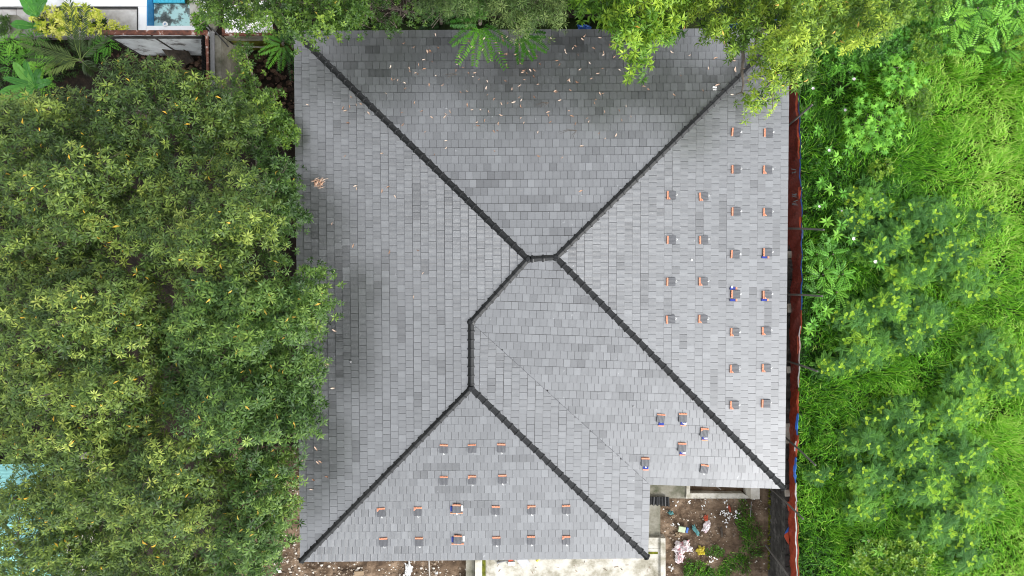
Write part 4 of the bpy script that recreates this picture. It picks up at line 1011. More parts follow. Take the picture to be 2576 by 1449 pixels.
# ------------------------------------------------------------------ grass
def grass(name, label, x0, x1, y0, y1, n, mask=None, Lr=(.30, .62), tone_fn=None, w=.013, mat='grass', lean=(.45, 1.15)):
    px = np.stack([rng.uniform(x0, x1, n), rng.uniform(y0, y1, n)], 1)
    if mask is not None: px = px[inpoly(px, mask)]
    n = len(px); o = PN(px, np.full(n, .0))
    th = 6.28 * 1.6 * vnoise(px[:, 0] * .012 + 3, px[:, 1] * .012) + rng.normal(0, 1.0, n)
    L = rng.uniform(Lr[0], Lr[1], n) * (.7 + .6 * vnoise(px[:, 0] * .02, px[:, 1] * .02 + 30)); le = rng.uniform(lean[0], lean[1], n)
    tn = tone_fn(px) if tone_fn else np.full(n, .5)
    tn = np.clip(tn + rng.normal(0, .19, n), 0, 1); tn = np.where(rng.random(n) < .02, 1.0, tn)
    h = np.stack([np.cos(th), np.sin(th), 0 * th], 1); s_ = np.stack([-np.sin(th), np.cos(th), 0 * th], 1)
    up = np.array([0, 0, 1.0]); W = (w * rng.uniform(.7, 1.4, n))[:, None]
    p0 = o; p1 = o + (h * np.sin(le * .45)[:, None] + up * np.cos(le * .45)[:, None]) * (L * .5)[:, None]
    tw = rng.normal(0, .25, n); h2 = h * np.cos(tw)[:, None] + s_ * np.sin(tw)[:, None]
    p2 = p1 + (h2 * np.sin(le * 1.25)[:, None] + up * np.cos(le * 1.25)[:, None]) * (L * .55)[:, None]
    V = np.stack([p0 - s_ * W, p0 + s_ * W, p1 - s_ * W, p1 + s_ * W, p2], 1).reshape(-1, 3)
    T = (np.array([[0, 1, 3], [0, 3, 2], [2, 3, 4]])[None] + (np.arange(n) * 5)[:, None, None]).reshape(-1, 3)
    o_ = link(name, np_mesh(name, V, T, np.repeat(tn, 5)), None, M[mat], 'stuff'); tag(o_, label, 'grass')
    return o_
def gt(px):
    x = px[:, 0]; t = .30 + .40 * np.clip((x - 2050) / 420, 0, 1)
    t = t + np.where(px[:, 1] > 900, .10, 0) * np.clip((px[:, 1] - 900) / 200, 0, 1)
    return t + .42 * (vnoise(x * .008 + 7, px[:, 1] * .008) - .5) + .2 * (vnoise(x * .03 + 7, px[:, 1] * .03) - .5)
grass('meadow_grass', 'long bright green grass leaning in swirls across the meadow', 1996, 2680, -60, 1520, 98000, None, tone_fn=gt, w=.0165, Lr=(.36, .78), lean=(.5, 1.25))

# ------------------------------------------------------------------ garden in the upper left
def broad_leaf(mb, o, az, e, L, W, tn, bend=.5):
    n = 9; o = Vector(o); rows = []
    for i in range(n):
        t = i / (n - 1); ee = e - bend * t * t * 1.3
        if i: p = p + Vector((math.cos(az) * math.cos(ee), math.sin(az) * math.cos(ee), math.sin(ee))) * (L / (n - 1))
        else: p = o
        w = W * (math.sin(math.pi * min(1, t * .93 + .07)) ** .6) * .5; s_ = Vector((-math.sin(az), math.cos(az), 0))
        wav = .03 * math.sin(i * 2.1)
        rows += [p + s_ * w + Vector((0, 0, .06 * w / W + wav)), p + Vector((0, 0, 0)), p - s_ * w + Vector((0, 0, .06 * w / W - wav))]
    F_ = []
    for i in range(n - 1):
        for j in range(2): F_.append((i * 3 + j, i * 3 + j + 1, (i + 1) * 3 + j + 1, (i + 1) * 3 + j))
    mb.add(rows, F_, tn)
    mb.tube([rows[i * 3 + 1] + Vector((0, 0, .01)) for i in range(n)], [.022 - .002 * i for i in range(n)], 4, min(1, tn + .35))
def banana(x, y, h, leaves, label):
    c0 = P(x, y, 0); r = empty('banana_plant', c0, label, 'banana plant', 'banana plants in the garden')
    top = P(x, y, h); mb = MB(); mb.tube([c0, top], [.14, .08], 8, .3); mb.build('stem', M['banana'], r)
    for (az, L, W, tn) in leaves:
        mb = MB(); broad_leaf(mb, top, R(az), .5, L, W, tn); mb.build('leaf', M['banana'], r)
banana(88, 218, 2.4, [(125, 1.3, .42, .85), (215, 1.9, .45, .75), (240, 1.2, .35, .5), (100, 1.2, .35, .5), (165, 1.3, .3, .35), (60, .9, .4, .25), (10, 1.0, .4, .4), (195, 1.5, .35, .6)], 'banana plant with pale split leaves between the palm and the left mango tree')
banana(92, 38, 2.2, [(120, 1.1, .48, .45), (95, .9, .4, .35), (45, 1.0, .4, .25), (70, .8, .35, .3), (150, .6, .35, .4)], 'banana plant with dark broad leaves behind the yellow variegated bush')
banana(82, 66, 1.4, [(180, .9, .42, .4), (0, .5, .3, .3)], 'low banana plant left of the yellow variegated bush')
leafy('variegated_bush', 'bright yellow and green variegated bush on the terrace edge', 'bush', [(72, 52), (100, 22), (150, 12), (190, 16), (230, 18), (260, 34), (290, 55), (330, 72), (320, 84), (260, 84), (215, 90), (175, 84), (150, 96), (110, 82), (75, 72)], 1.7, 'croton', 150, 8, .20, .085, (.56, .24), el=(45, 95), zvar=.7)
leafy('gap_underlayer', 'dark green leaves added under the variegated bush to darken its gaps', 'bush', [(80, 52), (150, 20), (230, 24), (290, 58), (322, 76), (260, 84), (175, 88), (110, 82)], 1.2, 'mid', 200, 8, .17, .07, (.35, .12), zvar=.4)  # dark leaf layer added as shade in the gaps of the variegated bush
leafy('shrub', 'dark green clipped shrub at the left border beside the terrace', 'bush', [(-20, 36), (22, 40), (30, 66), (20, 88), (-20, 90)], 1.5, 'mid', 110, 8, .14, .05, (.4, .1))
# palm
def palm(x, y, h, fr, label):
    c0 = P(x, y, 0); r = empty('palm', c0, label, 'palm'); top = P(x, y, h)
    mb = MB(); mb.tube([c0, c0.lerp(top, .5), top], [.13, .11, .10], 8); mb.build('trunk', M['bark'], r)
    for az, L, tn in fr:
        lv = Leaves(); o = np.array([list(top)]); a_ = R(az); d = np.array([[math.cos(a_) * .9, math.sin(a_) * .9, .55]])
        lv.fronds(o, d, np.array([[0, 0, 1.0]]), L, 30, .42, .045, tn, droop=.5, ang=48); f = lv.build('frond', M['palm'], r)
        mb = MB(); pts_ = [top + Vector((math.cos(a_) * .9, math.sin(a_) * .9, .55)).normalized() * L * t - Vector((0, 0, L * .5 * t * t)) for t in (0, .25, .5, .75, 1)]
        mb.tube(pts_, [.025, .02, .015, .01, .005], 4, .8); mb.build('midrib', M['palm'], f)
palm(204, 152, 3.0, [(97, 2.3, .5), (80, 2.0, .45), (38, 1.5, .45), (163, 2.2, .6), (178, 1.9, .4), (200, 1.3, .9), (320, .7, .4)], 'palm with dark feathery fronds in front of the yellow variegated bush')
for i, (x, y, h, fl, tn, lab) in enumerate([(20, 100, 1.4, .6, .75, 'bright feathery-leaved plant at the left border below the clipped shrub'), (80, 92, 1.2, .55, .45, 'fern-like plant left of the palm'), (30, 125, 1.2, .6, .6, 'fern-like plant at the left border above the banana leaves'),
        (262, 108, 1.2, .5, .4, 'dark fern-like plant at the left end of the white wall'), (240, 125, 1.0, .5, .3, 'dark fern-like plant right of the palm trunk'), (92, 168, 1.8, .5, .95, 'bright lime fern-like plant right of the banana plant'), (105, 160, 1.7, .5, .9, 'lime fern-like plant above the left mango tree'), (105, 212, 1.9, .4, .9, 'small lime plant right below the banana plant'), (20, 160, 1.2, .6, .35, 'dark fern-like plant on the left border beside the banana plant'), (60, 140, 1.0, .5, .5, 'green fern-like plant above the banana plant')]):
    pinnate('garden_fern', lab, x, y, h, 10, fl, tone=tn, pairs=9, ll=.13, lw=.05, group='fern-like plants in the garden')
leafy('ground_cover', 'low dark green ground plants under the palm and banana plants', 'ground cover', [(-30, 95), (150, 100), (255, 100), (270, 140), (200, 190), (120, 210), (90, 260), (-30, 270)], .6, 'mid', 520, 7, .16, .06, (.25, .14), zvar=.4)
# fern and fronds hanging over the upper eave
def fernclump(x, y, z, fr, label, mat='fern'):
    c0 = P(x, y, 0); r = empty('fern', P(x, y, z), label, 'fern', 'ferns behind the eave')
    top = P(x, y, z)
    mb = MB(); mb.tube([Vector((c0.x, c0.y + .3, 0)), top], [.09, .06], 6); mb.build('stem', M['bark'], r)
    for az, L, tn in fr:
        lv = Leaves(); a_ = R(az); lv.fronds(np.array([list(top)]), np.array([[math.cos(a_), math.sin(a_), .35]]), np.array([[0, 0, 1.0]]), L, 17, .22, .062, tn, droop=.35, ang=66); lv.build('frond', M[mat], r)
fernclump(1208, 60, 9.6, [(262, 1.3, .85), (240, 1.4, .9), (285, 1.2, .85), (215, 1.1, .6), (300, 1.6, .65), (325, 1.2, .5), (95, 1.0, .7), (70, 1.0, .6), (120, .9, .5), (180, .9, .45)], 'large glossy fern drooping over the middle of the upper eave')
fernclump(1308, 88, 8.8, [(300, .9, .6), (330, 1.0, .6), (270, .9, .55), (0, .8, .4)], 'small fern right of the large one on the upper eave')
fernclump(1110, 60, 3.4, [(100, 1.3, .25), (60, 1.4, .3), (20, 1.2, .25), (150, 1.2, .25), (200, 1.0, .2)], 'dark shaded fern below the willow-leaved tree')
fernclump(712, 112, 3.2, [(200, 1.0, .8), (235, 1.1, .85), (265, 1.0, .8), (300, .8, .6), (160, .8, .6), (40, .9, .35), (80, .9, .35)], 'bright fern beside the upper left roof corner')
fernclump(735, 120, 2.6, [(270, 1.3, .25), (240, 1.1, .3), (90, 1.1, .25), (140, 1.0, .3)], 'dark fern tucked beside the upper left roof corner')
leafy('shrub', 'bright green leafy shoots over the end of the white wall', 'shrub', [(480, 40), (510, 30), (520, 70), (500, 85)], 3.2, 'bright', 26, 8, .2, .07, (.3, .1))
# ------------------------------------------------------------------ walls, terraces and yards
def slabD(mb, pts, z0, z1, tone=.5, mi=0):
    mb.slab([tuple(P(x, y, z1)[:2]) for x, y in pts], z0, z1, tone, mi)
def solo(name, mat, pts, z0, z1, label=None, cat=None, kind=None, parent=None):
    mb = MB(); slabD(mb, pts, z0, z1); o = mb.build(name, mat, parent)
    return tag(o, label, cat, None, kind)

# boundary wall on the right, blackened blockwork with a mossy foot
bw = empty('boundary_wall', P(1938, 1300, 0), 'blackened block wall with mossy foot between the dirt yard and the red tarp', 'wall')
yy = [1560, 1449, 1300, 1150, 1000, 800, 600, 400, 200, 60]
mb = MB()
for i in range(len(yy) - 1):
    a = P(1942 - .02 * (1449 - yy[i]), yy[i], 0); b = P(1942 - .02 * (1449 - yy[i + 1]), yy[i + 1], 0)
    a.x = 12.46 + .02 * math.sin(i); b.x = 12.46 + .02 * math.sin(i + 1)
    n = max(1, int((b.y - a.y) / .42))
    for k in range(n):
        for r_ in range(10):
            off = .21 if r_ % 2 else 0
            y0 = a.y + (b.y - a.y) * k / n + off; L_ = (b.y - a.y) / n
            if i < 4: mb.box((12.46 + .09 + random.uniform(-.012, .012), y0 + L_ / 2, .1 + r_ * .2), (.18, L_ - .014, .188), 0, random.random())
core = MB(); core.box((12.58, 0, 1.0), (.12, 56, 1.98)); core.build('mortar_core', M['wallface'], bw)
mb.build('block', M['wallface'], bw, 'stuff')
mb = MB()
for k in range(46):
    y = P(1942, 1560, 0).y + k * .42 * 1.3
    mb.box((12.58 + random.uniform(-.02, .02), y, 2.02 + random.uniform(0, .03)), (.25, .5, .05), R(random.uniform(-2, 2)), random.random())
mb.build('coping', M['wallface'], bw, 'stuff')
mb = MB()
for k in range(160):
    y = random.uniform(-14.6, -9.2); mb.rock((12.44, y, random.uniform(0, .25)), random.uniform(.03, .07), .5, .8)
mb.build('moss_strip', M['moss'], bw, 'stuff')
mb = MB()
for (x, y, w, h) in ((1988, 640, .18, .3), (1989, 775, .16, .4), (1986, 1090, .2, .9), (1984, 930, .15, .3), (1984, 1240, .2, .3)):
    p = P(x, y, 2.06); mb.box((12.50, p.y, 2.07), (w, h, .07), R(4), .9)
mb.build('mortar_lump', M['concrete'], bw, 'stuff')

# red tarp screen along the wall top
def interp(tbl, y):
    for (y0, v0), (y1, v1) in zip(tbl, tbl[1:]):
        if y0 <= y <= y1: return v0 + (v1 - v0) * (y - y0) / (y1 - y0)
    return tbl[0][1] if y < tbl[0][0] else tbl[-1][1]
Ltab = [(150, 1972), (560, 1974), (600, 1980), (640, 1986), (690, 1992), (735, 1985), (780, 1987), (850, 1984), (900, 1986), (984, 1986), (1100, 1984), (1200, 1984), (1330, 1981), (1449, 1989), (1520, 1988)]
Rtab = [(150, 2006), (235, 2008), (360, 2012), (480, 2016), (600, 2018), (700, 2017), (780, 2016), (830, 2013), (900, 2012), (984, 2009), (1100, 2007), (1150, 2003), (1215, 2002), (1300, 2005), (1449, 2007), (1520, 2007)]
def screen(name, mat, y0, y1, label, ph):
    mb = MB(); n = int((y1 - y0) / 9); m = 9; V_ = []
    for i in range(n + 1):
        y = y0 + (y1 - y0) * i / n; a = P(interp(Ltab, y), y, 1.95); b = P(interp(Rtab, y), y, 3.25)
        for j in range(m):
            t = j / (m - 1); q = a.lerp(b, t); fold = .05 * math.sin(y * .05 + t * 5 + ph) * (t + .2) + .025 * math.sin(y * .17 + t * 9 + ph) + .05 * math.sin(math.pi * t) * math.sin(y * .021)
            V_.append((q.x + fold * (.3 if t > .95 else 1), q.y + .02 * math.sin(t * 7), q.z - .03 * abs(math.sin(y * .06)) * (t > .9)))
    F_ = [(i * m + j, i * m + j + 1, (i + 1) * m + j + 1, (i + 1) * m + j) for i in range(n) for j in range(m - 1)]
    mb.add(V_, F_); return mb.build(name, mat, None)
M['tarp2'] = surf_mat('orange_red_tarp_sheet', [(.3, (.20, .030, .014)), (.7, (.28, .046, .022))], scale=1.5, rough=.4, bump=.25, bump_scale=3, dist=.05)
t1 = empty('red_tarp', P(1990, 500, 2), 'long dark red tarp screen hung along the wall beside the roof, upper length', 'tarp'); 
s1 = screen('tarp_sheet', M['tarp'], 150, 985, '', 0); s1.parent = t1; s1.matrix_parent_inverse = Matrix.Translation(-t1.location)
t2 = empty('red_tarp', P(1990, 1200, 2), 'brighter orange red tarp screen along the wall, lower length beside the dirt yard', 'tarp')
s2 = screen('tarp_sheet', M['tarp2'], 978, 1520, '', 2); s2.parent = t2; s2.matrix_parent_inverse = Matrix.Translation(-t2.location)
def band(par, mat, y0, y1, w, dx, name, z=3.30):
    mb = MB(); n = max(2, int((y1 - y0) / 8)); V_ = []
    for i in range(n + 1):
        y = y0 + (y1 - y0) * i / n; tp = math.sin(math.pi * (i + .4) / (n + .8)); b = P(interp(Rtab, y) + dx + 1.2 * math.sin(y * .11), y, z)
        ww = w * (.35 + .65 * tp) * (1 + .3 * math.sin(y * .3))
        V_ += [(b.x - ww, b.y, b.z - .05), (b.x, b.y, b.z + .02), (b.x + ww, b.y, b.z - .08)]
    mb.add(V_, [(i * 3 + j, i * 3 + j + 1, (i + 1) * 3 + j + 1, (i + 1) * 3 + j) for i in range(n) for j in range(2)])
    return mb.build(name, mat, par)
for y0, y1, mt, w, dx in [(228, 300, 'orange', .045, -4), (300, 400, 'orange', .05, -2), (400, 470, 'bluebright', .025, -1), (240, 400, 'bluebright', .022, 2), (472, 545, 'bluebright', .025, 1), (478, 500, 'orange', .05, -3), (545, 575, 'orange', .05, -3), (470, 492, 'orange', .03, -6),
                          (560, 640, 'bluebright', .025, 0), (640, 700, 'bluebright', .02, 0), (700, 780, 'bluebright', .03, 1), (780, 840, 'orange', .03, 2), (575, 600, 'white', .03, 1), (820, 900, 'white', .03, 0), (900, 975, 'white', .025, 0), (845, 890, 'orange', .025, -5)]:
    band(t1, M[mt], y0, y1, w, dx, 'edge_band')
for y0, y1, mt, w, dx in [(985, 1040, 'orange', .05, 0), (1040, 1095, 'bluebright', .07, -1), (1095, 1150, 'orange', .06, 1), (1150, 1215, 'bluebright', .07, -1), (1215, 1262, 'white', .04, 1), (1262, 1449, 'white', .03, -2), (1300, 1460, 'orange', .025, 2), (1110, 1135, 'white', .04, -3)]:
    band(t2, M[mt], y0, y1, w, dx, 'edge_band')
for (x, y) in ((2001, 490), (2001, 509), (2000, 428)):
    mb = MB(); p = P(x, y, 3.3)
    for k in range(4): mb.box(p + Vector((random.uniform(-.12, 0), random.uniform(-.12, .12), .02 * k)), (random.uniform(.1, .24), .035, .01), random.uniform(-.5, .5), mi=0)
    mb.build('torn_scrap', [M['black']], t1)
o = solo('tarp_flap', M['orange'], [(1983, 1338), (1986, 1372), (1979, 1362), (1973, 1350), (1976, 1340)], 2.08, 2.12, 'folded corner of orange red tarp flopped onto the wall top', 'tarp flap')
o = solo('tarp_flap', M['bluebright'], [(1984, 1326), (1983, 1338), (1974, 1343), (1979, 1334)], 2.09, 2.13, 'blue folded corner beside the orange tarp flap on the wall', 'tarp flap')
o = solo('tarp_flap', M['orange'], [(1980, 1263), (1990, 1262), (1988, 1290), (1983, 1284)], 2.08, 2.12, 'ragged orange tarp edge by the fifth leaning pole', 'tarp flap')

# leaning poles
for i, (x0, y0, x1, y1, z1) in enumerate([(1979, 320, 2043, 264, 5.2), (1976, 575, 2072, 578, 6.2), (1976, 741, 2068, 745, 6.0), (1984, 910, 2056, 934, 5.2), (1972, 1098, 2051, 1170, 5.4), (1935, 1226, 2020, 1305, 5.2), (1941, 1392, 1984, 1452, 3.8)]):
    a = P(x0, y0, 2.2 if i not in (5,) else 1.4); b = P(x1, y1, z1); mb = MB(); a2 = a + (a - b).normalized() * .6
    mb.tube([a2, a.lerp(b, .5) + Vector((.01, .02, 0)), b], [.045, .042, .038], 7); mb.box(b, (.06, .06, .03))
    tag(mb.build('leaning_pole', M['bamboo']), 'thin dark pole leaning out over the red tarp, %s from the top' % ordn[i], 'pole', 'poles propping the tarp')

# porch in the notch of the house
solo('porch_slab', M['oldconcrete'], [(1610, 1190), (1737, 1190), (1727, 1241), (1725, 1254), (1610, 1252)], .0, .35, 'mossy grey concrete slab under the eave in the notch of the house', 'slab')
po = empty('porch_pit', P(1800, 1235, 0), 'sunken porch opening with pale concrete sill under the eave', 'porch')
mb = MB(); slabD(mb, [(1727, 1241), (1868, 1241), (1890, 1252), (1889, 1254), (1725, 1254)], .0, .42); slabD(mb, [(1727, 1222), (1736, 1222), (1736, 1243), (1727, 1243)], 0, .425); mb.build('sill', M['concrete'], po)
mb = MB(); slabD(mb, [(1889, 1212), (1911, 1212), (1911, 1256), (1889, 1256)], .0, 1.1); mb.build('pillar', M['concrete'], po)
mb = MB(); slabD(mb, [(1736, 1180), (1889, 1180), (1889, 1241), (1736, 1241)], -.3, -.15); mb.build('floor', M['wood'], po)
mb = MB(); mb.tube([P(1800, 1222, .1), P(1822, 1238, .1)], .03, 5); mb.build('plank', M['plaster'], po)
mb = MB()
for k in range(10): p = P(1745 + k * 14, 1251, .425); mb.tube([p, p + Vector((.10, -.14, .03))], .008, 4)
mb.build('rebar', M['metal'], po, 'stuff')
# corrugated black sheet
mb = MB(); V_ = []; n = 22
for i in range(n):
    t = i / (n - 1); a = P(1625 + 58 * t, 1250 + 0 * t, .5); b = P(1622 + 62 * t, 1270 + 4 * t, .3)
    dz = .05 * math.sin(i * 1.9); V_ += [a + Vector((0, 0, dz)), b + Vector((0, 0, dz))]
mb.add(V_, [(2 * i, 2 * i + 1, 2 * i + 3, 2 * i + 2) for i in range(n - 1)]); tag(mb.build('ribbed_sheet', M['black']), 'black ribbed plastic sheet sticking out from under the inner eave corner', 'sheet')
# path and front terrace
solo('side_path', M['oldconcrete'], [(1600, 1268), (1661, 1270), (1661, 1353), (1600, 1353)], -.1, .30, 'narrow concrete ledge along the notch wall', 'ledge')
te = empty('front_terrace', P(1450, 1430, 0), 'weathered pale concrete terrace below the lower eave', 'terrace')
for poly, mt, z in (([(1195, 1380), (1223, 1380), (1223, 1560), (1195, 1560)], 'concrete', .50), ([(1223.6, 1380), (1674, 1380), (1675, 1560), (1223.6, 1560)], 'concrete', .46),
                    ([(1600, 1352), (1674, 1353), (1674, 1379.4), (1600, 1379.4)], 'concrete', .46)):
    mb = MB(); slabD(mb, poly, -.1, z); mb.build('slab', M[mt], te)
mb = MB(); slabD(mb, [(1662, 1354), (1674, 1354), (1675, 1560), (1662, 1560)], .462, .56); mb.build('kerb', M['concrete'], te)
mb = MB(); slabD(mb, [(1172, 1380), (1194, 1380), (1194, 1560), (1172, 1560)], -.1, .34); mb.build('step', M['oldconcrete'], te)
for poly in ([(1630, 1388), (1655, 1388), (1655, 1394), (1630, 1394)], [(1213, 1402), (1222, 1402), (1222, 1449), (1213, 1449)], [(1223.8, 1403), (1285, 1403), (1285, 1406), (1223.8, 1407)]):
    mb = MB(); slabD(mb, poly, .44, .505 if poly[0][0] == 1213 else .466); mb.build('moss_patch', M['moss'], te)
# things on the terrace
def rod(name, mat, pts, r, label, cat): mb = MB(); mb.tube([P(x, y, z) for x, y, z in pts], r, 6); return tag(mb.build(name, mat), label, cat)
t = empty('broom', P(1270, 1412, .5), 'broom-like tool with orange binding lying under the lower eave', 'broom')
mb = MB(); mb.tube([P(1250, 1416, .52), P(1270, 1411, .52), P(1302, 1406, .52)], [.05, .035, .02], 6); mb.build('handle', M['metal'], t)
mb = MB(); mb.box(P(1285, 1409, .56), (.22, .09, .05), R(12)); mb.build('binding', M['orange'], t)
mb = MB(); mb.box(P(1260, 1405, .52), (.42, .10, .05), R(3)); mb.build('blade', M['white'], t)
mb = MB(); mb.box(P(1287, 1417, .53), (.34, .15, .10)); mb.box(P(1287, 1417, .59), (.30, .11, .02)); tag(mb.build('white_tray', M['white']), 'small white oblong tray beside the broom', 'tray')
mb = MB(); q = P(1317, 1413, .49); mb.box(q, (.46, .50, .03), R(35)); mb.box(q + Vector((0, 0, .02)), (.40, .44, .012), R(35)); tag(mb.build('square_board', M['plain_board'] if 'plain_board' in M else M['plaster']), 'square light grey board lying turned on the terrace', 'board')
mb = MB(); mb.tube([P(1349, 1411, .55), P(1353, 1408, .55), P(1358, 1405, .55)], [.06, .07, .04], 8); tag(mb.build('yellow_container', M['yellow']), 'small yellow green container by the lower eave', 'container')
rod('red_ribbon', M['redplastic'], [(1475, 1404.5, .5), (1510, 1403.5, .5), (1547, 1404.5, .5)], .018, 'red ribbon lying along the lower eave on the terrace', 'ribbon')
mb = MB()
for k in range(26):
    p = P(random.uniform(1240, 1650), random.uniform(1408, 1446), .466); mb.box(p, (random.uniform(.05, .22), random.uniform(.01, .04), .008), random.uniform(0, 3), random.random())
o = mb.build('debris', M['stone'], None, 'stuff'); tag(o, 'small scraps and splinters scattered on the terrace', 'debris')

# rubble, stones and litter of the dirt yards
def scatter(name, mat, poly, n, rmin, rmax, label, cat, z=.02, light=.5, parent=None, flat=.5, light_p=.3):
    poly_ = np.asarray(poly, float); mb = MB(); k = 0
    while k < n:
        x, y = random.uniform(poly_[:, 0].min(), poly_[:, 0].max()), random.uniform(poly_[:, 1].min(), poly_[:, 1].max())
        if not inpoly([(x, y)], poly)[0]: continue
        r_ = rmin + (rmax - rmin) * random.random() ** 3
        mb.rock(P(x, y, z + random.uniform(-.02, .03)), r_, random.uniform(.7, 1) if random.random() < light_p else random.uniform(0, .6), flat); k += 1
    return tag(mb.build(name, mat, parent, 'stuff'), label, cat)
scatter('rubble', M['stone'], [(670, 1400), (1175, 1405), (1175, 1470), (640, 1470), (690, 1380)], 1150, .012, .085, 'pale stones and rubble strewn on the dirt below the lower eave', 'rubble')
scatter('rubble', M['stone'], [(715, 1130), (760, 1130), (760, 1410), (670, 1410), (730, 1300)], 620, .012, .07, 'gravelly rubble in the strip between the orchard and the roof', 'rubble')
scatter('rubble', M['stone'], [(1662, 1256), (1935, 1256), (1940, 1470), (1676, 1470)], 1300, .01, .06, 'small stones and clods in the dirt yard beside the porch', 'rubble', light_p=.16)
scatter('rubble', M['brickrub'], [(590, 115), (740, 115), (740, 330), (600, 330)], 520, .05, .17, 'broken dark brown rubble in the back yard', 'rubble', z=.05)
scatter('rubble', M['brickrub'], [(258, 135), (420, 140), (515, 145), (515, 240), (400, 200), (330, 150)], 320, .04, .13, 'broken rubble at the foot of the white wall', 'rubble', z=.05)
def crumple(name, mat, x, y, rx, ry, label, cat, h=.16, z=.03, rz=0, n=11):
    mb = MB(); V_ = []; c0 = P(x, y, z)
    for j in range(n):
        for i in range(n):
            u, v = i / (n - 1) * 2 - 1, j / (n - 1) * 2 - 1
            e = 1 - .28 * (u * u * v * v) + random.uniform(-.16, .16) + .22 * math.sin(u * 5 + x) * math.cos(v * 4 + y); b = 1 - max(abs(u), abs(v)) ** 3
            q = Vector((u * rx * e, v * ry * e, 0)); q.rotate(Matrix.Rotation(rz, 3, 'Z'))
            V_.append(c0 + q + Vector((0, 0, b * h * random.uniform(.35, 1.1))))
    mb.add(V_, [(j * n + i, j * n + i + 1, (j + 1) * n + i + 1, (j + 1) * n + i) for j in range(n - 1) for i in range(n - 1)])
    return tag(mb.build(name, mat), label, cat)
crumple('crumpled_cloth', M['cloth'], 1777, 1324, .17, .30, 'small crumpled pink and white cloth in the middle of the dirt yard', 'cloth', rz=-.4)
crumple('crumpled_cloth', M['cloth'], 1716, 1376, .42, .32, 'big heap of pink and white printed sacks beside the terrace corner', 'sacks', h=.3, rz=.3)
crumple('crumpled_cloth', M['cloth'], 1708, 1403, .22, .25, 'lower end of the sack heap, pale pink bag near the weeds', 'bag', h=.22)
crumple('crumpled_cloth', M['white'], 1028, 1432, .18, .33, 'white crumpled plaster bag on the dirt below the lower eave', 'bag', h=.14)
crumple('crumpled_cloth', M['white'], 1098, 1441, .08, .07, 'small white crumpled scrap right of the plaster bag', 'scrap', h=.08)
crumple('crumpled_cloth', M['white'], 700, 1435, .14, .12, 'pinkish white crumpled scrap on the stony strip, bottom left', 'scrap', h=.08)
crumple('crumpled_bag', M['yellow'], 1762, 1385, .20, .22, 'yellow crumpled plastic bag beside the green weeds', 'bag', h=.2)
crumple('torn_net', M['tealnet'], 1750, 1334, .09, .30, 'torn teal net left of the small cloth', 'net', h=.08, rz=.5)
crumple('torn_net', M['tealnet'], 1687, 1290, .13, .10, 'grey teal scrap of net near the ribbed sheet', 'net', h=.08)
crumple('crumpled_scrap', M['orange'], 1776, 1303, .10, .16, 'rusty orange scrap above the small cloth', 'scrap', h=.08)
crumple('crumpled_scrap', M['orange'], 1835, 1279, .06, .18, 'orange torn scrap among white bits below the porch sill', 'scrap', h=.06, rz=.3)
crumple('paper_scrap', M['white'], 1813, 1259, .12, .09, 'white crumpled paper just below the porch sill', 'paper', h=.07)
crumple('paper_scrap', M['card'], 1693, 1298, .08, .09, 'tan torn cardboard scrap left in the dirt yard', 'cardboard', h=.06)
crumple('paper_scrap', M['card'], 1706, 1345, .15, .12, 'tan torn cardboard piece just above the sack heap', 'cardboard', h=.06)
t = empty('tin_can', P(1718, 1331, .1), 'flattened printed carton with blue end in the dirt yard', 'carton')
mb = MB(); mb.box(P(1715, 1331, .1), (.33, .27, .12), R(-12)); mb.box(P(1715, 1331, .165), (.28, .22, .02), R(-12)); mb.build('body', M['can'], t)
mb = MB(); mb.box(P(1728, 1333, .1), (.09, .26, .125), R(-12)); mb.build('end', M['bluebright'], t)
mb = MB()
for cx, cy, n in ((1700, 1262, 3), (1740, 1258, 3), (1770, 1273, 4), (1825, 1262, 8), (1822, 1290, 10), (1832, 1295, 7), (1850, 1302, 6), (1820, 1315, 6), (1855, 1290, 5), (1690, 1320, 4), (1836, 1305, 6), (1785, 1407, 5), (1795, 1400, 3), (1690, 1430, 8), (1900, 1243, 3), (1790, 1300, 3)):
    for _ in range(n): p = P(cx + random.gauss(0, 5), cy + random.gauss(0, 5), .1 + random.random() * .05); mb.box(p, (random.uniform(.03, .13), random.uniform(.02, .06), .02), random.uniform(0, 3), 0, 0, (random.gauss(0, .3), random.gauss(0, .3)))
tag(mb.build('litter', M['white'], None, 'stuff'), 'white plastic and paper bits scattered over the dirt yard', 'litter')
for i, (x, y, lx, ly, rz, lab) in enumerate([(903, 1442, .45, .22, 3, 'piece of flat tan cardboard on the dirt at the bottom border'), (1865, 1415, .5, .05, 70, 'thin stick lying in the weeds of the dirt yard'), (1815, 1338, .5, .10, 95, 'rotten plank half buried in the middle of the dirt yard')]):
    mb = MB(); mb.box(P(x, y, .1), (lx, ly, .05), R(rz)); mb.box(P(x, y, .13), (lx * .96, ly * .8, .012), R(rz)); tag(mb.build('flat_piece', M['card'] if i == 0 else M['wood']), lab, ['cardboard', 'stick', 'plank'][i])
rod('white_pipe', M['plaster'], [(1079, 1404, .12), (1081, 1460, .12)], .035, 'pale pipe running down the dirt from the lower eave', 'pipe')
rod('thin_rod', M['metal'], [(1890, 1262, .3), (1888, 1300, .25)], .014, 'thin upright grey rod lying beside the yard weeds', 'rod')
rod('orange_ribbon', M['orange'], [(671, 1400, .3), (666, 1420, .3), (663, 1440, .3)], .015, 'thin orange ribbon at the orchard edge, bottom left', 'ribbon')
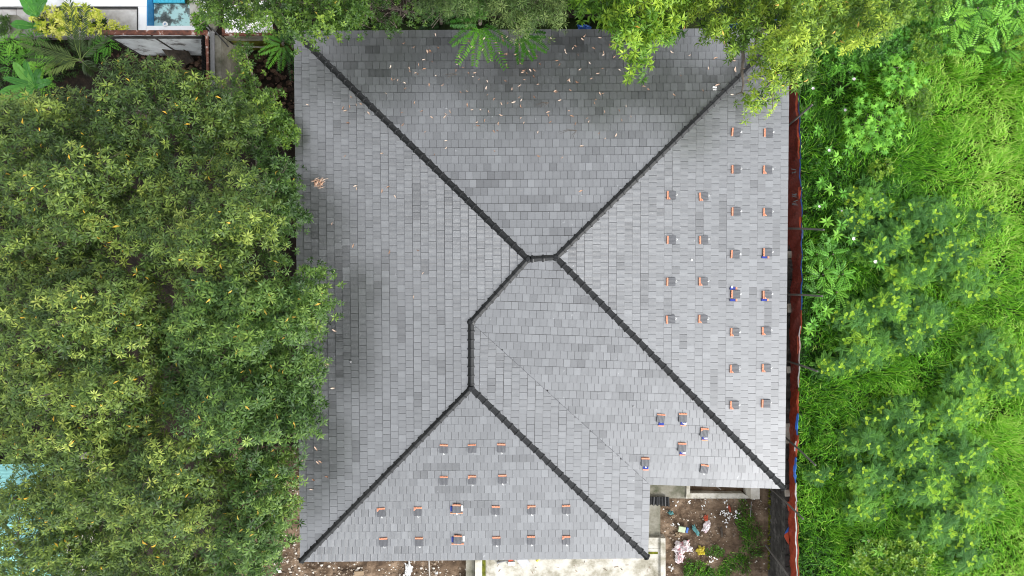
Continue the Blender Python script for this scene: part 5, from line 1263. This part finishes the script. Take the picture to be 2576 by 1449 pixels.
# red basket beside the roof
t = empty('red_basket', P(737, 1212, .1), 'round red plastic basket in the strip beside the roof edge', 'basket')
mb = MB(); V_ = []
for z, r_ in ((0, .16), (.20, .23), (.22, .25), (.20, .21), (.04, .13)):
    for k in range(14): a_ = k * math.pi / 7; c_ = P(737, 1210, .3); V_.append((c_.x + r_ * math.cos(a_), c_.y + r_ * .9 * math.sin(a_), .08 + z))
mb.add(V_, [(i * 14 + k, i * 14 + (k + 1) % 14, (i + 1) * 14 + (k + 1) % 14, (i + 1) * 14 + k) for i in range(4) for k in range(14)] + [tuple(range(56, 70))]); mb.build('tub', M['redplastic'], t)
mb = MB(); mb.tube([P(733, 1199, .42), P(752, 1194, .42)], .018, 5); mb.build('handle', M['rust'], t)
# yard weeds
def gm(px): return np.full(len(px), .33) + .3 * (vnoise(px[:, 0] * .03, px[:, 1] * .03) - .5)
grass('yard_grass', 'rough grass growing in the right part of the dirt yard', 1845, 1925, 1255, 1430, 1700, [(1862, 1256), (1880, 1262), (1895, 1290), (1915, 1330), (1918, 1400), (1880, 1420), (1850, 1400), (1862, 1350), (1846, 1310)], Lr=(.2, .42), tone_fn=gm, w=.009)
grass('yard_grass', 'tufts of long grass beside the yellow bag', 1722, 1930, 1380, 1470, 2600, [(1722, 1405), (1760, 1408), (1795, 1432), (1835, 1385), (1875, 1400), (1890, 1440), (1880, 1445), (1850, 1430), (1800, 1470), (1722, 1470)], Lr=(.2, .45), tone_fn=gm, w=.009)
leafy('weed_patch', 'bright green small-leaved weeds right of the yellow bag', 'weeds', [(1775, 1380), (1800, 1370), (1826, 1385), (1820, 1400), (1790, 1402), (1770, 1392)], .35, 'bright', 90, 7, .09, .04, (.2, .1), zvar=.3)
leafy('weed_patch', 'bright green small-leaved weeds at the bottom of the dirt yard', 'weeds', [(1722, 1425), (1760, 1415), (1790, 1430), (1795, 1465), (1720, 1465)], .35, 'bright', 150, 7, .09, .04, (.22, .1), zvar=.3)

# ------------------------------------------------------------------ neighbour's pool terrace, upper left
ZT = .9
pt = empty('pool_terrace', P(250, 40, 0), 'bright white painted pool terrace with black joint lines', 'terrace')
def pts(x0, y0, x1, y1): return [(x0, y0), (x1, y0), (x1, y1), (x0, y1)]
for poly, mt in ((pts(-120, -80, 369, 16), 'terrace'), (pts(347, 16.6, 369, 84), 'terrace'), (pts(369.5, 65, 500, 84), 'terrace'), (pts(-120, 24, 41, 84), 'terracegrey'), (pts(42, 24, 345, 84), 'terracegrey'), (pts(500.5, -80, 520, 84), 'terrace')):
    mb = MB(); slabD(mb, poly, -.2, ZT); mb.build('paving', M[mt], pt)
for poly in (pts(-120, 20.5, 42, 23.3), pts(232, 16.8, 346.5, 19.4), pts(344.5, 19.6, 347, 82)):
    mb = MB(); slabD(mb, poly, ZT + .0, ZT + .03); mb.build('joint_strip', M['black'], pt)
mb = MB(); slabD(mb, [(20, 38), (42, 38), (66, 56), (48, 84), (26, 84)], ZT, ZT + .12); mb.build('planter_edge', M['oldconcrete'], pt)
pool = empty('pool', P(435, 30, 0), 'small blue tiled pool with patchy shallow floor and steps', 'pool')
q0, q1 = P(369.5, -80, ZT), P(500, 65, ZT)
def wbox(mb, x0, y0, z0, x1, y1, z1, mi=0): mb.box(((x0 + x1) / 2, (y0 + y1) / 2, (z0 + z1) / 2), (x1 - x0, y1 - y0, z1 - z0), mi=mi)
ZF = ZT - .55
f0 = P(370, 9, ZF)
mb = MB(); wbox(mb, q0.x - .05, q1.y, ZF - .1, q0.x, q1.y + 3, ZT - .01); mb.build('side_wall', M['poolside'], pool)
for k in range(5):
    for j in range(2):
        pass
mb = MB(); wbox(mb, q0.x + .02, q1.y - .02, ZF - .1, q1.x, f0.y - .01, ZF); mb.build('floor', M['poolfloor'], pool)
for i in range(8):          # blue wall tiles at the far side of the shallow part
    for j in range(2):
        mb = MB(); w_ = (P(465, 9, ZF).x - q0.x) / 8; wbox(mb, q0.x + .03 + i * w_, f0.y + .006 + j * .26, ZF, q0.x + .02 + (i + 1) * w_, f0.y + .25 + j * .26, ZF + .10 + .0 * j); mb.build('tile', M['pooltile'], pool)
for k in range(3):
    x = P(466 + k * 11, 0, ZT).x; mb = MB(); wbox(mb, x, q1.y + .01, ZF, x + .205, q1.y + 2.2, ZF + .12 + .13 * k); mb.build('step', M['concrete'], pool)
mb = MB(); c_ = P(416, 61, ZT); mb.tube([c_ + Vector((0, 0, -.02)), c_ + Vector((0, 0, .03))], .12, 14); mb.build('skimmer_lid', M['white'], pool); mb = MB(); mb.box(c_ + Vector((0, 0, .035)), (.07, .05, .012), .5); mb.build('skimmer_hole', M['poolside'], pool)

# white stained wall with rust coping
ww = empty('white_wall', P(400, 120, 0), 'stained white rendered wall with rust red coping below the pool', 'wall')
yb = P(400, 139, 0).y; xa, xb = P(262, 90, 2.9).x, P(520, 90, 2.9).x
top_y = P(400, 92, 2.9).y
mb = MB(); mb.hexa([(xa, yb, -.1), (xb, yb, -.1), (xb, yb + .18, -.1), (xa, yb + .18, -.1)], [(xa, yb, 2.86), (xb, yb, 2.86), (xb, yb + .18, 2.86), (xa, yb + .18, 2.86)]); mb.build('panel', M['whitewall'], ww)
for xx in (xa + .05, xa + 2.0): 
    mb = MB(); mb.box((xx, yb - .02, 1.4), (.06, .04, 2.8)); mb.build('pilaster', M['wallface'], ww)
mb = MB(); mb.box(((xa + xb) / 2, yb - .015, 2.55), (xb - xa, .03, .28)); mb.build('dark_band', M['wallface'], ww)
mb = MB(); mb.box(((xa + xb) / 2, yb + .06, 2.93), (xb - xa + .1, .19, .10)); mb.build('coping', M['rust'], ww)
# cross wall running down the picture beside it
cw = empty('cross_wall', P(545, 150, 0), 'dark narrow wall running down from the rusty corner beside the white wall', 'wall')
y0, y1 = P(540, 240, 2.6).y, P(540, 86, 2.6).y
mb = MB(); xw = P(548, 150, 2.5).x; mb.box((xw, (y0 + y1) / 2, 1.2), (.26, y1 - y0, 2.5)); mb.build('wall_body', M['oldconcrete'], cw)
mb = MB(); mb.box((P(533, 150, 2.8).x, (y0 + y1) / 2, 2.72), (.18, y1 - y0, .05)); mb.build('gutter', M['metal'], cw)
mb = MB(); mb.box((P(521, 150, 2.95).x, (y0 + y1) / 2 - .1, 2.9), (.09, y1 - y0 - .1, .08), mi=2); mb.box((P(521, 150, 2.95).x, y0 + .45, 2.95), (.10, .7, .02)); mb.box((P(521, 150, 2.95).x, y1 - .85, 2.95), (.10, .4, .02)); mb.box((P(521, 150, 2.95).x, y1 - .35, 2.95), (.13, .5, .03), mi=1); mb.build('steel_rail', [M['rust'], M['white'], M['fascia']], cw)
mb = MB(); V_ = []
for i in range(40):
    y = y1 + .1 - (y1 - y0) * .95 * i / 39; x = P(511, 150, 2.8).x + .025 * (i % 2); V_ += [(x, y, 2.98), (x + .03, y, 1.6)]
mb.add(V_, [(2 * i, 2 * i + 1, 2 * i + 3, 2 * i + 2) for i in range(39)]); mb.build('ribbed_edge', M['black'], cw)
for (x, y, rz, lx, ly, lab) in ((440, 142, 30, .55, 1.1, 'dark broken slab leaning at the foot of the white wall, left one'), (462, 136, 25, .5, .9, 'dark broken slab leaning at the foot of the white wall, right one')):
    mb = MB(); mb.box(P(x, y, .6), (lx, ly, .08), R(rz), tilt=(.5, .1)); mb.box(P(x + 7, y - 2, .7), (.06, ly * .95, .1), R(rz), tilt=(.5, .1), mi=1); tag(mb.build('broken_slab', [M['wood'], M['plaster']]), lab, 'slab')
# mossy wall, rusty coping and tin roof behind the yard
mw_ = empty('mossy_wall', P(620, 105, 0), 'mossy green wall with rust red coping behind the dirt back yard', 'wall')
ya = P(620, 115, .8).y; xa, xb = P(556, 90, 2.5).x, P(688, 90, 2.5).x
mb = MB(); mb.box(((xa + xb) / 2, ya + .10, 1.1), (xb - xa, .2, 2.35)); mb.build('wall_body', M['moss'], mw_)
mb = MB(); mb.box(((xa + xb) / 2, ya + .0, 1.9), (xb - xa, .12, .5)); mb.build('ledge', M['oldconcrete'], mw_)
mb = MB(); mb.box(((xa + xb) / 2, ya + .12, 2.34), (xb - xa, .36, .12)); mb.build('coping', M['rust'], mw_)
rod('grey_pipe', M['plaster'], [(574, 116, 1.0), (675, 119, 1.0)], .035, 'horizontal grey pipe along the mossy wall', 'pipe')
rod('grey_pipe', M['plaster'], [(576, 112, 1.0), (579, 160, .6)], .03, 'upright grey pipe at the left end of the mossy wall', 'pipe')
rod('black_strut', M['black'], [(533, 70, 3.4), (575, 118, 2.6)], .03, 'black strut slanting across the corner of the walls', 'strut')
tr = empty('tin_roof', P(620, 55, 2.4), 'white corrugated tin roof with rust stains under the whorled tree', 'roof')
a, b = P(566, 82, 2.5), P(682, 26, 2.7); mb = MB(); V_ = []; n = 61
for i in range(n):
    x = a.x + (b.x - a.x) * i / (n - 1); dz = .035 * (1 if (i // 2) % 2 else -1); V_ += [(x, a.y, 2.5 + dz), (x, b.y + .6, 2.75 + dz)]
mb.add(V_, [(2 * i, 2 * i + 1, 2 * i + 3, 2 * i + 2)[::-1] for i in range(n - 1)]); mb.build('corrugated_sheet', M['tin'], tr)
mb = MB(); mb.tube([P(598, 30, 2.86), P(690, 29, 2.86)], .03, 5); mb.build('ridge_bar', M['metal'], tr)
solo('lean_to_roof', M['oldconcrete'], [(520, -60), (548, -60), (548, 60), (536, 78), (524, 60)], 1.9, 2.1, 'grey narrow roof strip between the pool and the whorled tree', 'roof')
for i, (x, y, lab) in enumerate([(1467, 74, 'blue plastic drum just visible behind the middle of the upper eave'), (1870, 46, 'blue plastic sheet glimpsed through the olive tree'), (1842, 70, 'small blue plastic bundle behind the upper right eave'), (1950, 60, 'blue tarp scrap under the olive tree, upper right')]):
    crumple('blue_plastic', M['bluebright'], x, y, .28, .2, lab, 'plastic', h=.15, z=2.6)
# turquoise tin roof under the orchard, bottom left
tq = empty('turquoise_roof', P(30, 1300, 2.5), 'turquoise corrugated roof seen through the mango trees, lower left', 'roof')
a, b = P(-140, 1560, 2.4), P(150, 1165, 2.4); mb = MB(); V_ = []; n = 90
for i in range(n):
    y = a.y + (b.y - a.y) * i / (n - 1); dz = .03 * (i % 2); V_ += [(a.x, y, 2.9 + dz), (b.x, y, 2.3 + dz)]
mb.add(V_, [(2 * i, 2 * i + 1, 2 * i + 3, 2 * i + 2) for i in range(n - 1)]); mb.build('corrugated_sheet', M['teal'], tq)
for (xx) in (a.x, b.x): mb = MB(); mb.box((xx + (.1 if xx < 0 else -.1), (a.y + b.y) / 2, 1.1), (.15, b.y - a.y, 2.2)); mb.build('wall', M['plaster'], tq)
